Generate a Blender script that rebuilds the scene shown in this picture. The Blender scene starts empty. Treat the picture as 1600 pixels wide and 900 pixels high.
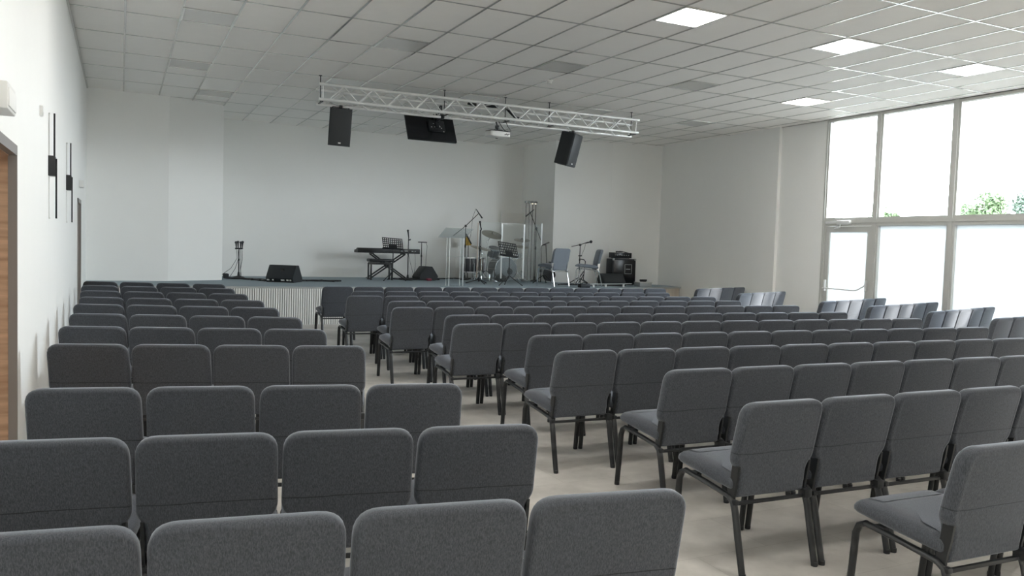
import bpy, bmesh, math, random
from mathutils import Vector, Matrix
random.seed(7)
PI = math.pi
SC = bpy.context.scene
COL = SC.collection

# ------------------------------------------------------------------ camera, sky, light, exposure
CAM_Z = 1.555
cam_data = bpy.data.cameras.new('camera')
cam_data.sensor_fit = 'HORIZONTAL'
cam_data.sensor_width = 36.0
cam_data.lens = 1266.65 / 1600 * 36.0
cam_data.clip_end = 500
cam = bpy.data.objects.new('camera', cam_data)
COL.objects.link(cam)
_r = Vector((0.90048531, -0.43381732, 0.0304752))
_u = Vector((-0.00506403, 0.05961156, 0.9982088))
_f = Vector((0.43485694, 0.89902669, -0.05148247))
M = Matrix((_r, _u, -_f)).transposed().to_4x4()
M.translation = Vector((0.567, 0.0, CAM_Z))
cam.matrix_world = M
SC.camera = cam

SC.view_settings.view_transform = 'Standard'
SC.view_settings.look = 'None'
SC.view_settings.gamma = 1.0
SC.view_settings.use_curve_mapping = False
SC.view_settings.exposure = 2.74
SC.cycles.use_denoising = True
SC.cycles.max_bounces = 16
SC.cycles.diffuse_bounces = 14
SC.cycles.glossy_bounces = 4
SC.cycles.transparent_max_bounces = 16
SC.cycles.transmission_bounces = 8
SC.cycles.caustics_reflective = False
SC.cycles.caustics_refractive = False
SC.cycles.sample_clamp_indirect = 6.0

SKY_STRENGTH = 5.0
world = bpy.data.worlds.new('sky')
SC.world = world
world.use_nodes = True
_bg = world.node_tree.nodes['Background']
_bg.inputs['Strength'].default_value = SKY_STRENGTH
_nt = world.node_tree            # hazy summer sky: brightest at the horizon, bluer towards the zenith
_tc = _nt.nodes.new('ShaderNodeTexCoord')
_sx = _nt.nodes.new('ShaderNodeSeparateXYZ')
_cr = _nt.nodes.new('ShaderNodeValToRGB')
_cr.color_ramp.elements[0].position = 0.0
_cr.color_ramp.elements[0].color = (0.88, 0.96, 1.0, 1)
_cr.color_ramp.elements[1].position = 0.7
_cr.color_ramp.elements[1].color = (0.34, 0.42, 0.50, 1)
_nt.links.new(_tc.outputs['Generated'], _sx.inputs[0])
_nt.links.new(_sx.outputs['Z'], _cr.inputs['Fac'])
_nt.links.new(_cr.outputs['Color'], _bg.inputs['Color'])

sun_data = bpy.data.lights.new('sun', 'SUN')
sun_data.energy = 2.5
sun_data.angle = math.radians(7)
sun_data.color = (1.0, 0.96, 0.88)
sun = bpy.data.objects.new('sun', sun_data)
COL.objects.link(sun)
sun.location = (30, -20, 40)
sun.rotation_euler = Vector((0.50, -0.42, 0.76)).to_track_quat('Z', 'Y').to_euler()

RIGHT_X = 12.87      # inner face of the window wall
CEIL = 4.178
WIN_Y1, WIN_Y0 = 11.62, 5.93
_p = bpy.data.lights.new('window_portal', 'AREA')
_p.shape = 'RECTANGLE'
_p.size = WIN_Y1 - WIN_Y0
_p.size_y = 4.3
_p.cycles.is_portal = True
portal = bpy.data.objects.new('window_portal', _p)
COL.objects.link(portal)
portal.location = (RIGHT_X + 0.32, (WIN_Y1 + WIN_Y0) / 2, 2.1)
portal.rotation_euler = (PI / 2, 0, PI / 2)   # shines towards -X


# ------------------------------------------------------------------ materials
def new_mat(name):
    m = bpy.data.materials.new(name)
    m.use_nodes = True
    nt = m.node_tree
    return m, nt, nt.nodes['Principled BSDF']


def plain(name, col, rough=0.5, metal=0.0, spec=None, noise=0.0, scale=30, coat=0.0):
    m, nt, b = new_mat(name)
    b.inputs['Base Color'].default_value = (*col, 1)
    b.inputs['Roughness'].default_value = rough
    b.inputs['Metallic'].default_value = metal
    if spec is not None:
        b.inputs['Specular IOR Level'].default_value = spec
    if coat:
        b.inputs['Coat Weight'].default_value = coat
    if noise:
        tc = nt.nodes.new('ShaderNodeTexCoord')
        n = nt.nodes.new('ShaderNodeTexNoise')
        n.inputs['Scale'].default_value = scale
        n.inputs['Detail'].default_value = 4
        r = nt.nodes.new('ShaderNodeMapRange')
        r.inputs['To Min'].default_value = 1 - noise
        r.inputs['To Max'].default_value = 1 + noise
        mx = nt.nodes.new('ShaderNodeMix')
        mx.data_type = 'RGBA'
        mx.blend_type = 'MULTIPLY'
        mx.inputs['Factor'].default_value = 1
        mx.inputs[6].default_value = (*col, 1)
        nt.links.new(tc.outputs['Object'], n.inputs['Vector'])
        nt.links.new(n.outputs['Fac'], r.inputs['Value'])
        nt.links.new(r.outputs['Result'], mx.inputs[7])
        nt.links.new(mx.outputs[2], b.inputs['Base Color'])
    return m


def fabric_mat(name, dark, light, seam_z=None):
    m, nt, b = new_mat(name)
    L = nt.links.new
    tc = nt.nodes.new('ShaderNodeTexCoord')
    mp = nt.nodes.new('ShaderNodeMapping')
    mp.inputs['Scale'].default_value = (0.8, 0.8, 0.16)
    n1 = nt.nodes.new('ShaderNodeTexNoise')
    n1.inputs['Scale'].default_value = 650
    n1.inputs['Detail'].default_value = 3
    n1.inputs['Roughness'].default_value = 0.7
    n2 = nt.nodes.new('ShaderNodeTexNoise')
    n2.inputs['Scale'].default_value = 380
    n2.inputs['Detail'].default_value = 2
    ad = nt.nodes.new('ShaderNodeMath')
    ad.operation = 'ADD'
    ramp = nt.nodes.new('ShaderNodeValToRGB')
    ramp.color_ramp.elements[0].position = 0.40
    ramp.color_ramp.elements[0].color = (*dark, 1)
    ramp.color_ramp.elements[1].position = 0.62
    ramp.color_ramp.elements[1].color = (*light, 1)
    hf = nt.nodes.new('ShaderNodeMath')
    hf.operation = 'MULTIPLY'
    hf.inputs[1].default_value = 0.5
    L(tc.outputs['Object'], mp.inputs['Vector'])
    L(mp.outputs['Vector'], n1.inputs['Vector'])
    L(mp.outputs['Vector'], n2.inputs['Vector'])
    L(n1.outputs['Fac'], ad.inputs[0])
    L(n2.outputs['Fac'], ad.inputs[1])
    L(ad.outputs[0], hf.inputs[0])
    L(hf.outputs[0], ramp.inputs['Fac'])
    col_out = ramp.outputs['Color']
    bump = nt.nodes.new('ShaderNodeBump')
    bump.inputs['Strength'].default_value = 0.25
    bump.inputs['Distance'].default_value = 0.001
    L(hf.outputs[0], bump.inputs['Height'])
    norm_out = bump.outputs['Normal']
    if seam_z is not None:
        sx = nt.nodes.new('ShaderNodeSeparateXYZ')
        L(tc.outputs['Object'], sx.inputs[0])
        nw = nt.nodes.new('ShaderNodeTexNoise')
        nw.inputs['Scale'].default_value = 6
        L(tc.outputs['Object'], nw.inputs['Vector'])
        wob = nt.nodes.new('ShaderNodeMath')
        wob.operation = 'MULTIPLY_ADD'
        wob.inputs[1].default_value = 0.012
        wob.inputs[2].default_value = seam_z - 0.006
        L(nw.outputs['Fac'], wob.inputs[0])
        df = nt.nodes.new('ShaderNodeMath')
        df.operation = 'SUBTRACT'
        L(sx.outputs['Z'], df.inputs[0])
        L(wob.outputs[0], df.inputs[1])
        ab = nt.nodes.new('ShaderNodeMath')
        ab.operation = 'ABSOLUTE'
        L(df.outputs[0], ab.inputs[0])
        rg = nt.nodes.new('ShaderNodeMapRange')
        rg.inputs['From Min'].default_value = 0.0
        rg.inputs['From Max'].default_value = 0.0035
        rg.inputs['To Min'].default_value = 0.0
        rg.inputs['To Max'].default_value = 1.0
        L(ab.outputs[0], rg.inputs['Value'])
        mx = nt.nodes.new('ShaderNodeMix')
        mx.data_type = 'RGBA'
        mx.inputs[6].default_value = (dark[0] * 0.45, dark[1] * 0.45, dark[2] * 0.45, 1)
        L(rg.outputs['Result'], mx.inputs['Factor'])
        L(col_out, mx.inputs[7])
        col_out = mx.outputs[2]
        b2 = nt.nodes.new('ShaderNodeBump')
        b2.inputs['Strength'].default_value = 0.25
        b2.inputs['Distance'].default_value = 0.004
        L(rg.outputs['Result'], b2.inputs['Height'])
        L(norm_out, b2.inputs['Normal'])
        norm_out = b2.outputs['Normal']
    L(col_out, b.inputs['Base Color'])
    L(norm_out, b.inputs['Normal'])
    b.inputs['Roughness'].default_value = 0.85
    b.inputs['Specular IOR Level'].default_value = 0.25
    b.inputs['Sheen Weight'].default_value = 0.45
    b.inputs['Sheen Roughness'].default_value = 0.4
    b.inputs['Sheen Tint'].default_value = (0.85, 0.9, 1.0, 1)
    return m


def wood_mat(name, c1, c2, stretch=(1.2, 1.2, 14), scale=2.0, rough=0.5):
    m, nt, b = new_mat(name)
    L = nt.links.new
    tc = nt.nodes.new('ShaderNodeTexCoord')
    mp = nt.nodes.new('ShaderNodeMapping')
    mp.inputs['Scale'].default_value = stretch
    n = nt.nodes.new('ShaderNodeTexNoise')
    n.inputs['Scale'].default_value = scale
    n.inputs['Detail'].default_value = 8
    n.inputs['Distortion'].default_value = 0.4
    r = nt.nodes.new('ShaderNodeValToRGB')
    r.color_ramp.elements[0].position = 0.35
    r.color_ramp.elements[0].color = (*c1, 1)
    r.color_ramp.elements[1].position = 0.65
    r.color_ramp.elements[1].color = (*c2, 1)
    L(tc.outputs['Object'], mp.inputs['Vector'])
    L(mp.outputs['Vector'], n.inputs['Vector'])
    L(n.outputs['Fac'], r.inputs['Fac'])
    L(r.outputs['Color'], b.inputs['Base Color'])
    b.inputs['Roughness'].default_value = rough
    return m


def floor_mat():
    m, nt, b = new_mat('vinyl_floor')
    L = nt.links.new
    tc = nt.nodes.new('ShaderNodeTexCoord')
    br = nt.nodes.new('ShaderNodeTexBrick')
    br.offset = 0.5
    br.inputs['Scale'].default_value = 1.0
    br.inputs['Brick Width'].default_value = 0.92
    br.inputs['Row Height'].default_value = 0.46
    br.inputs['Mortar Size'].default_value = 0.0015
    br.inputs['Color1'].default_value = (0.57, 0.55, 0.515, 1)
    br.inputs['Color2'].default_value = (0.515, 0.495, 0.465, 1)
    br.inputs['Mortar'].default_value = (0.40, 0.38, 0.345, 1)
    n = nt.nodes.new('ShaderNodeTexNoise')
    n.inputs['Scale'].default_value = 2.6
    n.inputs['Detail'].default_value = 6
    n.inputs['Roughness'].default_value = 0.6
    rr = nt.nodes.new('ShaderNodeMapRange')
    rr.inputs['From Min'].default_value = 0.3
    rr.inputs['From Max'].default_value = 0.7
    rr.inputs['To Min'].default_value = 0.76
    rr.inputs['To Max'].default_value = 1.18
    mx = nt.nodes.new('ShaderNodeMix')
    mx.data_type = 'RGBA'
    mx.blend_type = 'MULTIPLY'
    mx.inputs['Factor'].default_value = 1
    L(tc.outputs['Object'], br.inputs['Vector'])
    L(tc.outputs['Object'], n.inputs['Vector'])
    L(n.outputs['Fac'], rr.inputs['Value'])
    L(br.outputs['Color'], mx.inputs[6])
    L(rr.outputs['Result'], mx.inputs[7])
    L(mx.outputs[2], b.inputs['Base Color'])
    b.inputs['Roughness'].default_value = 0.42
    b.inputs['Specular IOR Level'].default_value = 0.4
    return m


def front_fresnel(nt, ior):
    """Fresnel on the outer faces only, so that light leaving the pane is not trapped"""
    fr = nt.nodes.new('ShaderNodeFresnel')
    fr.inputs['IOR'].default_value = ior
    ge = nt.nodes.new('ShaderNodeNewGeometry')
    inv = nt.nodes.new('ShaderNodeMath')
    inv.operation = 'SUBTRACT'
    inv.inputs[0].default_value = 1.0
    mu = nt.nodes.new('ShaderNodeMath')
    mu.operation = 'MULTIPLY'
    nt.links.new(ge.outputs['Backfacing'], inv.inputs[1])
    nt.links.new(inv.outputs[0], mu.inputs[0])
    nt.links.new(fr.outputs[0], mu.inputs[1])
    return mu


def glass_mat(name, tint=(1, 1, 1), gloss=0.08):
    m = bpy.data.materials.new(name)
    m.use_nodes = True
    nt = m.node_tree
    nt.nodes.clear()
    out = nt.nodes.new('ShaderNodeOutputMaterial')
    tr = nt.nodes.new('ShaderNodeBsdfTransparent')
    tr.inputs['Color'].default_value = (*tint, 1)
    gl = nt.nodes.new('ShaderNodeBsdfGlossy')
    gl.inputs['Roughness'].default_value = 0.02
    fr = front_fresnel(nt, 1.45)
    mx = nt.nodes.new('ShaderNodeMixShader')
    nt.links.new(fr.outputs[0], mx.inputs['Fac'])
    nt.links.new(tr.outputs[0], mx.inputs[1])
    nt.links.new(gl.outputs[0], mx.inputs[2])
    nt.links.new(mx.outputs[0], out.inputs['Surface'])
    return m


def frosted_mat(name):
    m = bpy.data.materials.new(name)
    m.use_nodes = True
    nt = m.node_tree
    nt.nodes.clear()
    out = nt.nodes.new('ShaderNodeOutputMaterial')
    tl = nt.nodes.new('ShaderNodeBsdfTranslucent')
    tl.inputs['Color'].default_value = (0.38, 0.39, 0.39, 1)
    df = nt.nodes.new('ShaderNodeBsdfDiffuse')
    df.inputs['Color'].default_value = (0.9, 0.92, 0.92, 1)
    mx = nt.nodes.new('ShaderNodeMixShader')
    mx.inputs['Fac'].default_value = 0.2
    nt.links.new(tl.outputs[0], mx.inputs[1])
    nt.links.new(df.outputs[0], mx.inputs[2])
    nt.links.new(mx.outputs[0], out.inputs['Surface'])
    return m


def acrylic_mat(name, tint, dens=0.12):
    m = bpy.data.materials.new(name)
    m.use_nodes = True
    nt = m.node_tree
    nt.nodes.clear()
    out = nt.nodes.new('ShaderNodeOutputMaterial')
    tr = nt.nodes.new('ShaderNodeBsdfTransparent')
    tr.inputs['Color'].default_value = (*tint, 1)
    gl = nt.nodes.new('ShaderNodeBsdfGlossy')
    gl.inputs['Roughness'].default_value = 0.05
    df = nt.nodes.new('ShaderNodeBsdfDiffuse')
    df.inputs['Color'].default_value = (0.8, 0.85, 0.86, 1)
    fr = front_fresnel(nt, 1.3)
    lo = nt.nodes.new('ShaderNodeMath')
    lo.operation = 'MULTIPLY'
    lo.inputs[1].default_value = 0.35
    nt.links.new(fr.outputs[0], lo.inputs[0])
    fr = lo
    m1 = nt.nodes.new('ShaderNodeMixShader')
    m1.inputs['Fac'].default_value = dens
    m2 = nt.nodes.new('ShaderNodeMixShader')
    nt.links.new(tr.outputs[0], m1.inputs[1])
    nt.links.new(df.outputs[0], m1.inputs[2])
    nt.links.new(fr.outputs[0], m2.inputs['Fac'])
    nt.links.new(m1.outputs[0], m2.inputs[1])
    nt.links.new(gl.outputs[0], m2.inputs[2])
    nt.links.new(m2.outputs[0], out.inputs['Surface'])
    return m


MAT = dict(
    wall=plain('wall_paint', (0.92, 0.92, 0.90), 0.75, noise=0.012, scale=3),
    tile=plain('ceiling_tile', (0.94, 0.92, 0.885), 0.85, noise=0.02, scale=5),
    tbar=plain('ceiling_grid_metal', (0.62, 0.62, 0.60), 0.22, metal=0.9),
    floor=floor_mat(),
    fabric=fabric_mat('grey_melange_fabric', (0.046, 0.051, 0.060), (0.100, 0.109, 0.126)),
    fabric_back=fabric_mat('grey_melange_fabric_seamed', (0.046, 0.051, 0.060), (0.100, 0.109, 0.126), seam_z=0.588),
    fabric_lit=fabric_mat('grey_fabric_lit_tone', (0.13, 0.15, 0.18), (0.22, 0.245, 0.28)),  # brighter copy of the chair fabric, light on the stage chairs put into its colour
    frame=plain('black_painted_steel', (0.018, 0.02, 0.022), 0.35),
    rubber=plain('rubber', (0.01, 0.01, 0.01), 0.7),
    chrome=plain('chrome', (0.75, 0.76, 0.78), 0.18, metal=1.0),
    alu=plain('brushed_aluminium', (0.88, 0.88, 0.87), 0.35, metal=0.35),
    winframe=plain('window_frame_grey', (0.56, 0.56, 0.53), 0.45),
    glass=glass_mat('clear_glass'),
    frosted=frosted_mat('frosted_glass'),
    wood=wood_mat('oak_door', (0.44, 0.29, 0.19), (0.66, 0.47, 0.33), stretch=(1.0, 1.0, 11)),
    doorframe=plain('grey_door_frame', (0.27, 0.26, 0.255), 0.5),
    carpet=plain('stage_carpet', (0.33, 0.39, 0.43), 0.95, noise=0.12, scale=60, spec=0.1),
    white=plain('white_plastic', (0.78, 0.78, 0.76), 0.45),
    offwhite=plain('white_lacquer', (0.86, 0.86, 0.84), 0.55),
    black=plain('black_plastic', (0.014, 0.016, 0.018), 0.45),
    blackm=plain('matte_black_cabinet', (0.022, 0.026, 0.03), 0.65, noise=0.2, scale=80),
    grille=plain('dark_speaker_grille', (0.03, 0.034, 0.037), 0.55, noise=0.25, scale=300),
    screen=plain('black_gloss_panel', (0.008, 0.009, 0.011), 0.25),
    bronze=plain('cymbal_bronze', (0.30, 0.27, 0.21), 0.35, metal=0.9),
    drumshell=plain('dark_drum_shell', (0.05, 0.053, 0.06), 0.3),
    brownshell=plain('brown_drum_shell', (0.16, 0.09, 0.05), 0.3),
    drumhead=plain('drum_head', (0.16, 0.175, 0.19), 0.35),
    acrylic=acrylic_mat('clear_acrylic', (0.97, 0.985, 0.985), 0.05),
    acrylic_edge=plain('acrylic_edge', (0.80, 0.83, 0.83), 0.25),
    tan=plain('tan_hinge_strip', (0.45, 0.36, 0.30), 0.5),
    panelwhite=plain('cream_panel', (0.86, 0.85, 0.81), 0.6),
    yellow=plain('yellow_paper', (0.62, 0.40, 0.08), 0.7),
    diffuser=plain('light_diffuser', (0.66, 0.655, 0.63), 0.22, spec=0.6),
    red=plain('red_plastic', (0.25, 0.03, 0.06), 0.5),
    grass=plain('outside_ground', (0.056, 0.052, 0.045), 0.9, noise=0.2, scale=0.5),
    leaf=plain('tree_leaves', (0.085, 0.125, 0.055), 0.7, noise=0.3, scale=1.2),
    leaf2=plain('tree_leaves_bluish', (0.08, 0.11, 0.078), 0.7, noise=0.3, scale=1.2),
    bark=plain('bark', (0.10, 0.075, 0.05), 0.9),
    roof=plain('pink_roof_tiles', (0.30, 0.13, 0.10), 0.8),
    render=plain('house_render', (0.55, 0.52, 0.48), 0.9),
    edge=plain('stage_edge_metal', (0.42, 0.44, 0.44), 0.4, metal=0.3),
    sidewood=wood_mat('pale_wood', (0.55, 0.49, 0.42), (0.64, 0.58, 0.5), stretch=(8, 8, 0.6)),
    darkscreen=plain('dark_display', (0.01, 0.012, 0.015), 0.2),
    keywhite=plain('piano_keys', (0.7, 0.7, 0.68), 0.35),
    lampglow=None,
)


def emissive(name, col, strength):
    m, nt, b = new_mat(name)
    b.inputs['Base Color'].default_value = (*col, 1)
    b.inputs['Emission Color'].default_value = (*col, 1)
    b.inputs['Emission Strength'].default_value = strength
    return m


MAT['lampglow'] = emissive('warm_lamp', (1.0, 0.86, 0.62), 0.3)
MAT['diffuser_on'] = emissive('lit_diffuser', (1.0, 0.965, 0.91), 3.3)


# ------------------------------------------------------------------ mesh builder
class MB:
    def __init__(self):
        self.bm = bmesh.new()

    def _cap(self, vs):
        try:
            self.bm.faces.new(vs)
        except ValueError:
            pass

    def box(self, c, s, rot=None, bevel=0.0, seg=2):
        m = Matrix.Translation(Vector(c))
        if rot is not None:
            m = m @ (rot.to_4x4() if not isinstance(rot, tuple) else
                     Matrix.Rotation(rot[2], 4, 'Z') @ Matrix.Rotation(rot[1], 4, 'Y') @ Matrix.Rotation(rot[0], 4, 'X'))
        m = m @ Matrix.Diagonal((*s, 1))
        r = bmesh.ops.create_cube(self.bm, size=1.0, matrix=m)
        if bevel:
            es = {e for v in r['verts'] for e in v.link_edges}
            bmesh.ops.bevel(self.bm, geom=list(es), offset=bevel, segments=seg, affect='EDGES', profile=0.5)
        return self

    def box2(self, a, b, bevel=0.0):
        return self.box([(a[i] + b[i]) / 2 for i in range(3)], [abs(b[i] - a[i]) for i in range(3)], bevel=bevel)

    def tube(self, pts, r, seg=10, flat=1.0, cap=True, up=None):
        pts = [Vector(p) for p in pts]
        n = len(pts)
        rs = r if isinstance(r, (list, tuple)) else [r] * n
        t0 = (pts[1] - pts[0]).normalized()
        if up is None:
            up = Vector((0, 0, 1)) if abs(t0.z) < 0.9 else Vector((1, 0, 0))
        nrm = (Vector(up) - t0 * t0.dot(Vector(up))).normalized()
        rings = []
        for i, p in enumerate(pts):
            if i == 0:
                t = t0
            elif i == n - 1:
                t = (pts[i] - pts[i - 1]).normalized()
            else:
                t = ((pts[i + 1] - pts[i]).normalized() + (pts[i] - pts[i - 1]).normalized()).normalized()
            nrm = (nrm - t * t.dot(nrm)).normalized()
            bn = t.cross(nrm)
            ring = []
            for k in range(seg):
                a = 2 * PI * k / seg
                ring.append(self.bm.verts.new(p + (nrm * math.cos(a) + bn * math.sin(a) * flat) * rs[i]))
            rings.append(ring)
        for a, b in zip(rings, rings[1:]):
            for k in range(seg):
                self.bm.faces.new((a[k], a[(k + 1) % seg], b[(k + 1) % seg], b[k]))
        if cap:
            self._cap(list(reversed(rings[0])))
            self._cap(rings[-1])
        return self

    def lathe(self, prof, c=(0, 0, 0), seg=24, rot=None):
        """prof: (radius, z) pairs along local Z"""
        m = Matrix.Translation(Vector(c))
        if rot is not None:
            m = m @ rot.to_4x4()
        rings = []
        for r, z in prof:
            if r < 1e-6:
                rings.append([self.bm.verts.new(m @ Vector((0, 0, z)))])
            else:
                rings.append([self.bm.verts.new(m @ Vector((r * math.cos(2 * PI * k / seg), r * math.sin(2 * PI * k / seg), z)))
                              for k in range(seg)])
        for a, b in zip(rings, rings[1:]):
            for k in range(seg):
                k2 = (k + 1) % seg
                if len(a) == 1 and len(b) == 1:
                    continue
                if len(a) == 1:
                    self.bm.faces.new((a[0], b[k2], b[k]))
                elif len(b) == 1:
                    self.bm.faces.new((a[k], a[k2], b[0]))
                else:
                    self.bm.faces.new((a[k], a[k2], b[k2], b[k]))
        if len(rings[0]) > 1:
            self._cap(list(reversed(rings[0])))
        if len(rings[-1]) > 1:
            self._cap(rings[-1])
        return self

    def rings(self, loops, closed_caps=True):
        """loops: list of equal length lists of points, skinned one to the next"""
        vs = [[self.bm.verts.new(p) for p in lp] for lp in loops]
        n = len(vs[0])
        for a, b in zip(vs, vs[1:]):
            for k in range(n):
                self.bm.faces.new((a[k], a[(k + 1) % n], b[(k + 1) % n], b[k]))
        if closed_caps:
            self._cap(list(reversed(vs[0])))
            self._cap(vs[-1])
        return self

    def prism(self, poly, z0, z1, fn=None):
        """polygon in (a,b), extruded from z0 to z1; fn maps (a,b,z) to a point"""
        fn = fn or (lambda a, b, z: (a, b, z))
        return self.rings([[fn(a, b, z0) for a, b in poly], [fn(a, b, z1) for a, b in poly]])

    def sphere(self, c, r, seg=12, scale=(1, 1, 1)):
        m = Matrix.Translation(Vector(c)) @ Matrix.Diagonal((*[r * s for s in scale], 1))
        bmesh.ops.create_uvsphere(self.bm, u_segments=seg, v_segments=max(6, seg // 2), radius=1, matrix=m)
        return self

    def strip_cap(self, loop, axis):
        """close an outline that is mirrored in x with cross strips (axis 1: ordered along y, 2: along z)"""
        R = sorted([p for p in loop if p[0] > 0], key=lambda p: p[axis])
        Lf = sorted([p for p in loop if p[0] <= 0], key=lambda p: p[axis])
        vr = [self.bm.verts.new(p) for p in R]
        vl = [self.bm.verts.new(p) for p in Lf]
        for k in range(len(vr) - 1):
            self.bm.faces.new((vr[k], vr[k + 1], vl[k + 1], vl[k]))
        bmesh.ops.remove_doubles(self.bm, verts=self.bm.verts[:], dist=1e-5)
        return self

    def build(self, name, mat, parent=None, smooth=True, kind=None, ang=40):
        bmesh.ops.recalc_face_normals(self.bm, faces=self.bm.faces[:])
        me = bpy.data.meshes.new(name)
        self.bm.to_mesh(me)
        self.bm.free()
        me.materials.append(mat)
        if smooth:
            for p in me.polygons:
                p.use_smooth = True
            me.set_sharp_from_angle(angle=math.radians(ang))
        o = bpy.data.objects.new(name, me)
        COL.objects.link(o)
        if parent is not None:
            o.parent = parent
        if kind:
            o['kind'] = kind
        return o


def tag(o, label, cat, group=None):
    o['label'] = label
    o['category'] = cat
    if group:
        o['group'] = group
    return o


def empty(name, loc=(0, 0, 0), rz=0.0):
    o = bpy.data.objects.new(name, None)
    o.empty_display_size = 0.2
    COL.objects.link(o)
    o.location = loc
    o.rotation_euler = (0, 0, rz)
    return o


def copy_thing(o, parent=None):
    c = o.copy()
    COL.objects.link(c)
    if parent is not None:
        c.parent = parent
    for ch in list(o.children):
        copy_thing(ch, c)
    return c


def arc(c, r, a0, a1, n):
    return [(c[0] + r * math.cos(a0 + (a1 - a0) * i / n), c[1] + r * math.sin(a0 + (a1 - a0) * i / n)) for i in range(n + 1)]


def round_poly(pts, rad, n=5):
    """round every corner of a closed 2-D polygon; rad is a number or one per corner"""
    out = []
    N = len(pts)
    for i in range(N):
        p = Vector(pts[i]).to_2d()
        a = (Vector(pts[i - 1]).to_2d() - p)
        b = (Vector(pts[(i + 1) % N]).to_2d() - p)
        r = rad[i] if isinstance(rad, (list, tuple)) else rad
        d = min(r, a.length * 0.49, b.length * 0.49)
        pa, pb = p + a.normalized() * d, p + b.normalized() * d
        if d < 1e-5:
            out.append(p)
            continue
        for k in range(n + 1):
            t = k / n
            out.append((1 - t) ** 2 * pa + 2 * t * (1 - t) * p + t * t * pb)
    return out


def inset_poly(pts, d):
    """offset a counter-clockwise outline inwards by d"""
    N = len(pts)
    out = []
    for i in range(N):
        e1 = (pts[i] - pts[i - 1])
        e2 = (pts[(i + 1) % N] - pts[i])
        if e1.length < 1e-9:
            e1 = e2
        if e2.length < 1e-9:
            e2 = e1
        n1 = Vector((-e1.y, e1.x)).normalized()
        n2 = Vector((-e2.y, e2.x)).normalized()
        nn = (n1 + n2)
        if nn.length < 1e-6:
            nn = n1
        nn.normalize()
        k = max(0.5, nn.dot(n1))
        out.append(pts[i] + nn * (d / k))
    return out


# ------------------------------------------------------------------ the room
T = 0.42   # thickness of the left wall
D1 = (4.68, 5.65, 2.06)     # near door in the left wall: y0, y1, top
D2 = (13.30, 14.28, 2.06)   # far door
REAR_Y = -3.0


def wall_with_openings():
    m = MB()
    x0, x1 = -T, 0.0
    ys = [REAR_Y, D1[0], D1[1], D2[0], D2[1], 17.1]
    m.box2((x0, ys[0], 0), (x1, ys[1], CEIL + 0.1))
    m.box2((x0, ys[1], D1[2]), (x1, ys[2], CEIL + 0.1))
    m.box2((x0, ys[2], 0), (x1, ys[3], CEIL + 0.1))
    m.box2((x0, ys[3], D2[2]), (x1, ys[4], CEIL + 0.1))
    m.box2((x0, ys[4], 0), (x1, ys[5], CEIL + 0.1))
    return m.build('wall_left', MAT['wall'], smooth=False, kind='structure')


wall_with_openings()

fl = MB()
fl.box2((-T, REAR_Y - 0.3, -0.12), (RIGHT_X + 0.3, 20.0, 0.0))
fl.build('floor', MAT['floor'], smooth=False, kind='structure')

ce = MB()
ce.box2((-T, REAR_Y - 0.3, CEIL), (RIGHT_X + 0.3, 20.0, CEIL + 0.15))
ce.build('ceiling', MAT['tile'], smooth=False, kind='structure')

# T-bar grid: main runners every 0.6 m towards the stage, cross tees every 1.2 m
GRID_Y0 = 7.170
g = MB()
for i in range(1, 22):
    x = 0.6 * i
    if x < RIGHT_X - 0.05:
        g.box2((x - 0.012, REAR_Y, CEIL - 0.006), (x + 0.012, 19.3, CEIL + 0.002))
j0 = math.floor((REAR_Y - GRID_Y0) / 1.2) + 1
for j in range(j0, 11):
    y = GRID_Y0 + 1.2 * j
    if y < 19.1:
        g.box2((0, y - 0.012, CEIL - 0.005), (RIGHT_X, y + 0.012, CEIL + 0.002))
g.box2((0, REAR_Y, CEIL - 0.02), (0.025, 16.65, CEIL + 0.002))
g.box2((RIGHT_X - 0.025, REAR_Y, CEIL - 0.012), (RIGHT_X, 16.85, CEIL + 0.002))
g.build('trim_1', MAT['tbar'], smooth=False, kind='structure')


def wall_strip(name, pts, thick=0.12, z0=0.0):
    """a standing wall along the plan points; its visible side is on the right hand of the walking direction"""
    n = len(pts)
    P = [Vector(p) for p in pts]
    off = []
    for i in range(n):
        d = (P[min(i + 1, n - 1)] - P[max(i - 1, 0)]).normalized()
        off.append(P[i] + Vector((-d.y, d.x)) * thick)
    m = MB()
    for i in range(n - 1):
        q = [P[i], P[i + 1], off[i + 1], off[i]]
        m.prism([(v.x, v.y) for v in q], z0, CEIL + 0.05)
    return m.build(name, MAT['wall'], smooth=False, kind='structure')


wall_strip('wall_stage_left', [(-0.05, 16.63), (1.38, 16.75), (2.406, 17.236)])
wall_strip('wall_niche_left', [(2.406, 17.236), (2.30, 19.10)])
wall_strip('wall_back', [(2.20, 19.10), (10.17, 19.353)])
wall_strip('wall_niche_right', [(10.159, 19.36), (10.147, 17.579)])
wall_strip('wall_stage_right', [(10.147, 17.579), (11.486, 17.10), (12.95, 16.83)])
m = MB()
m.box2((-T, REAR_Y - 0.3, 0), (RIGHT_X + 0.3, REAR_Y, CEIL))
m.build('wall_rear', MAT['wall'], smooth=False, kind='structure')

# window wall: solid part by the stage with a slim recessed joint and a proud panel, then glazing
m = MB()
m.box2((RIGHT_X, 11.62, 0), (RIGHT_X + 0.3, 17.2, CEIL + 0.05))
m.box2((RIGHT_X - 0.07, 12.83, 0), (RIGHT_X + 0.05, 13.325, CEIL))
m.box2((RIGHT_X - 0.062, 13.333, 0), (RIGHT_X + 0.05, 17.0, CEIL))
m.box2((RIGHT_X, REAR_Y - 0.3, 0), (RIGHT_X + 0.3, 5.93, CEIL + 0.05))  # unseen stretch, left unglazed to hold down the light on the left wall
m.build('wall_right', MAT['wall'], smooth=False, kind='structure')

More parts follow.
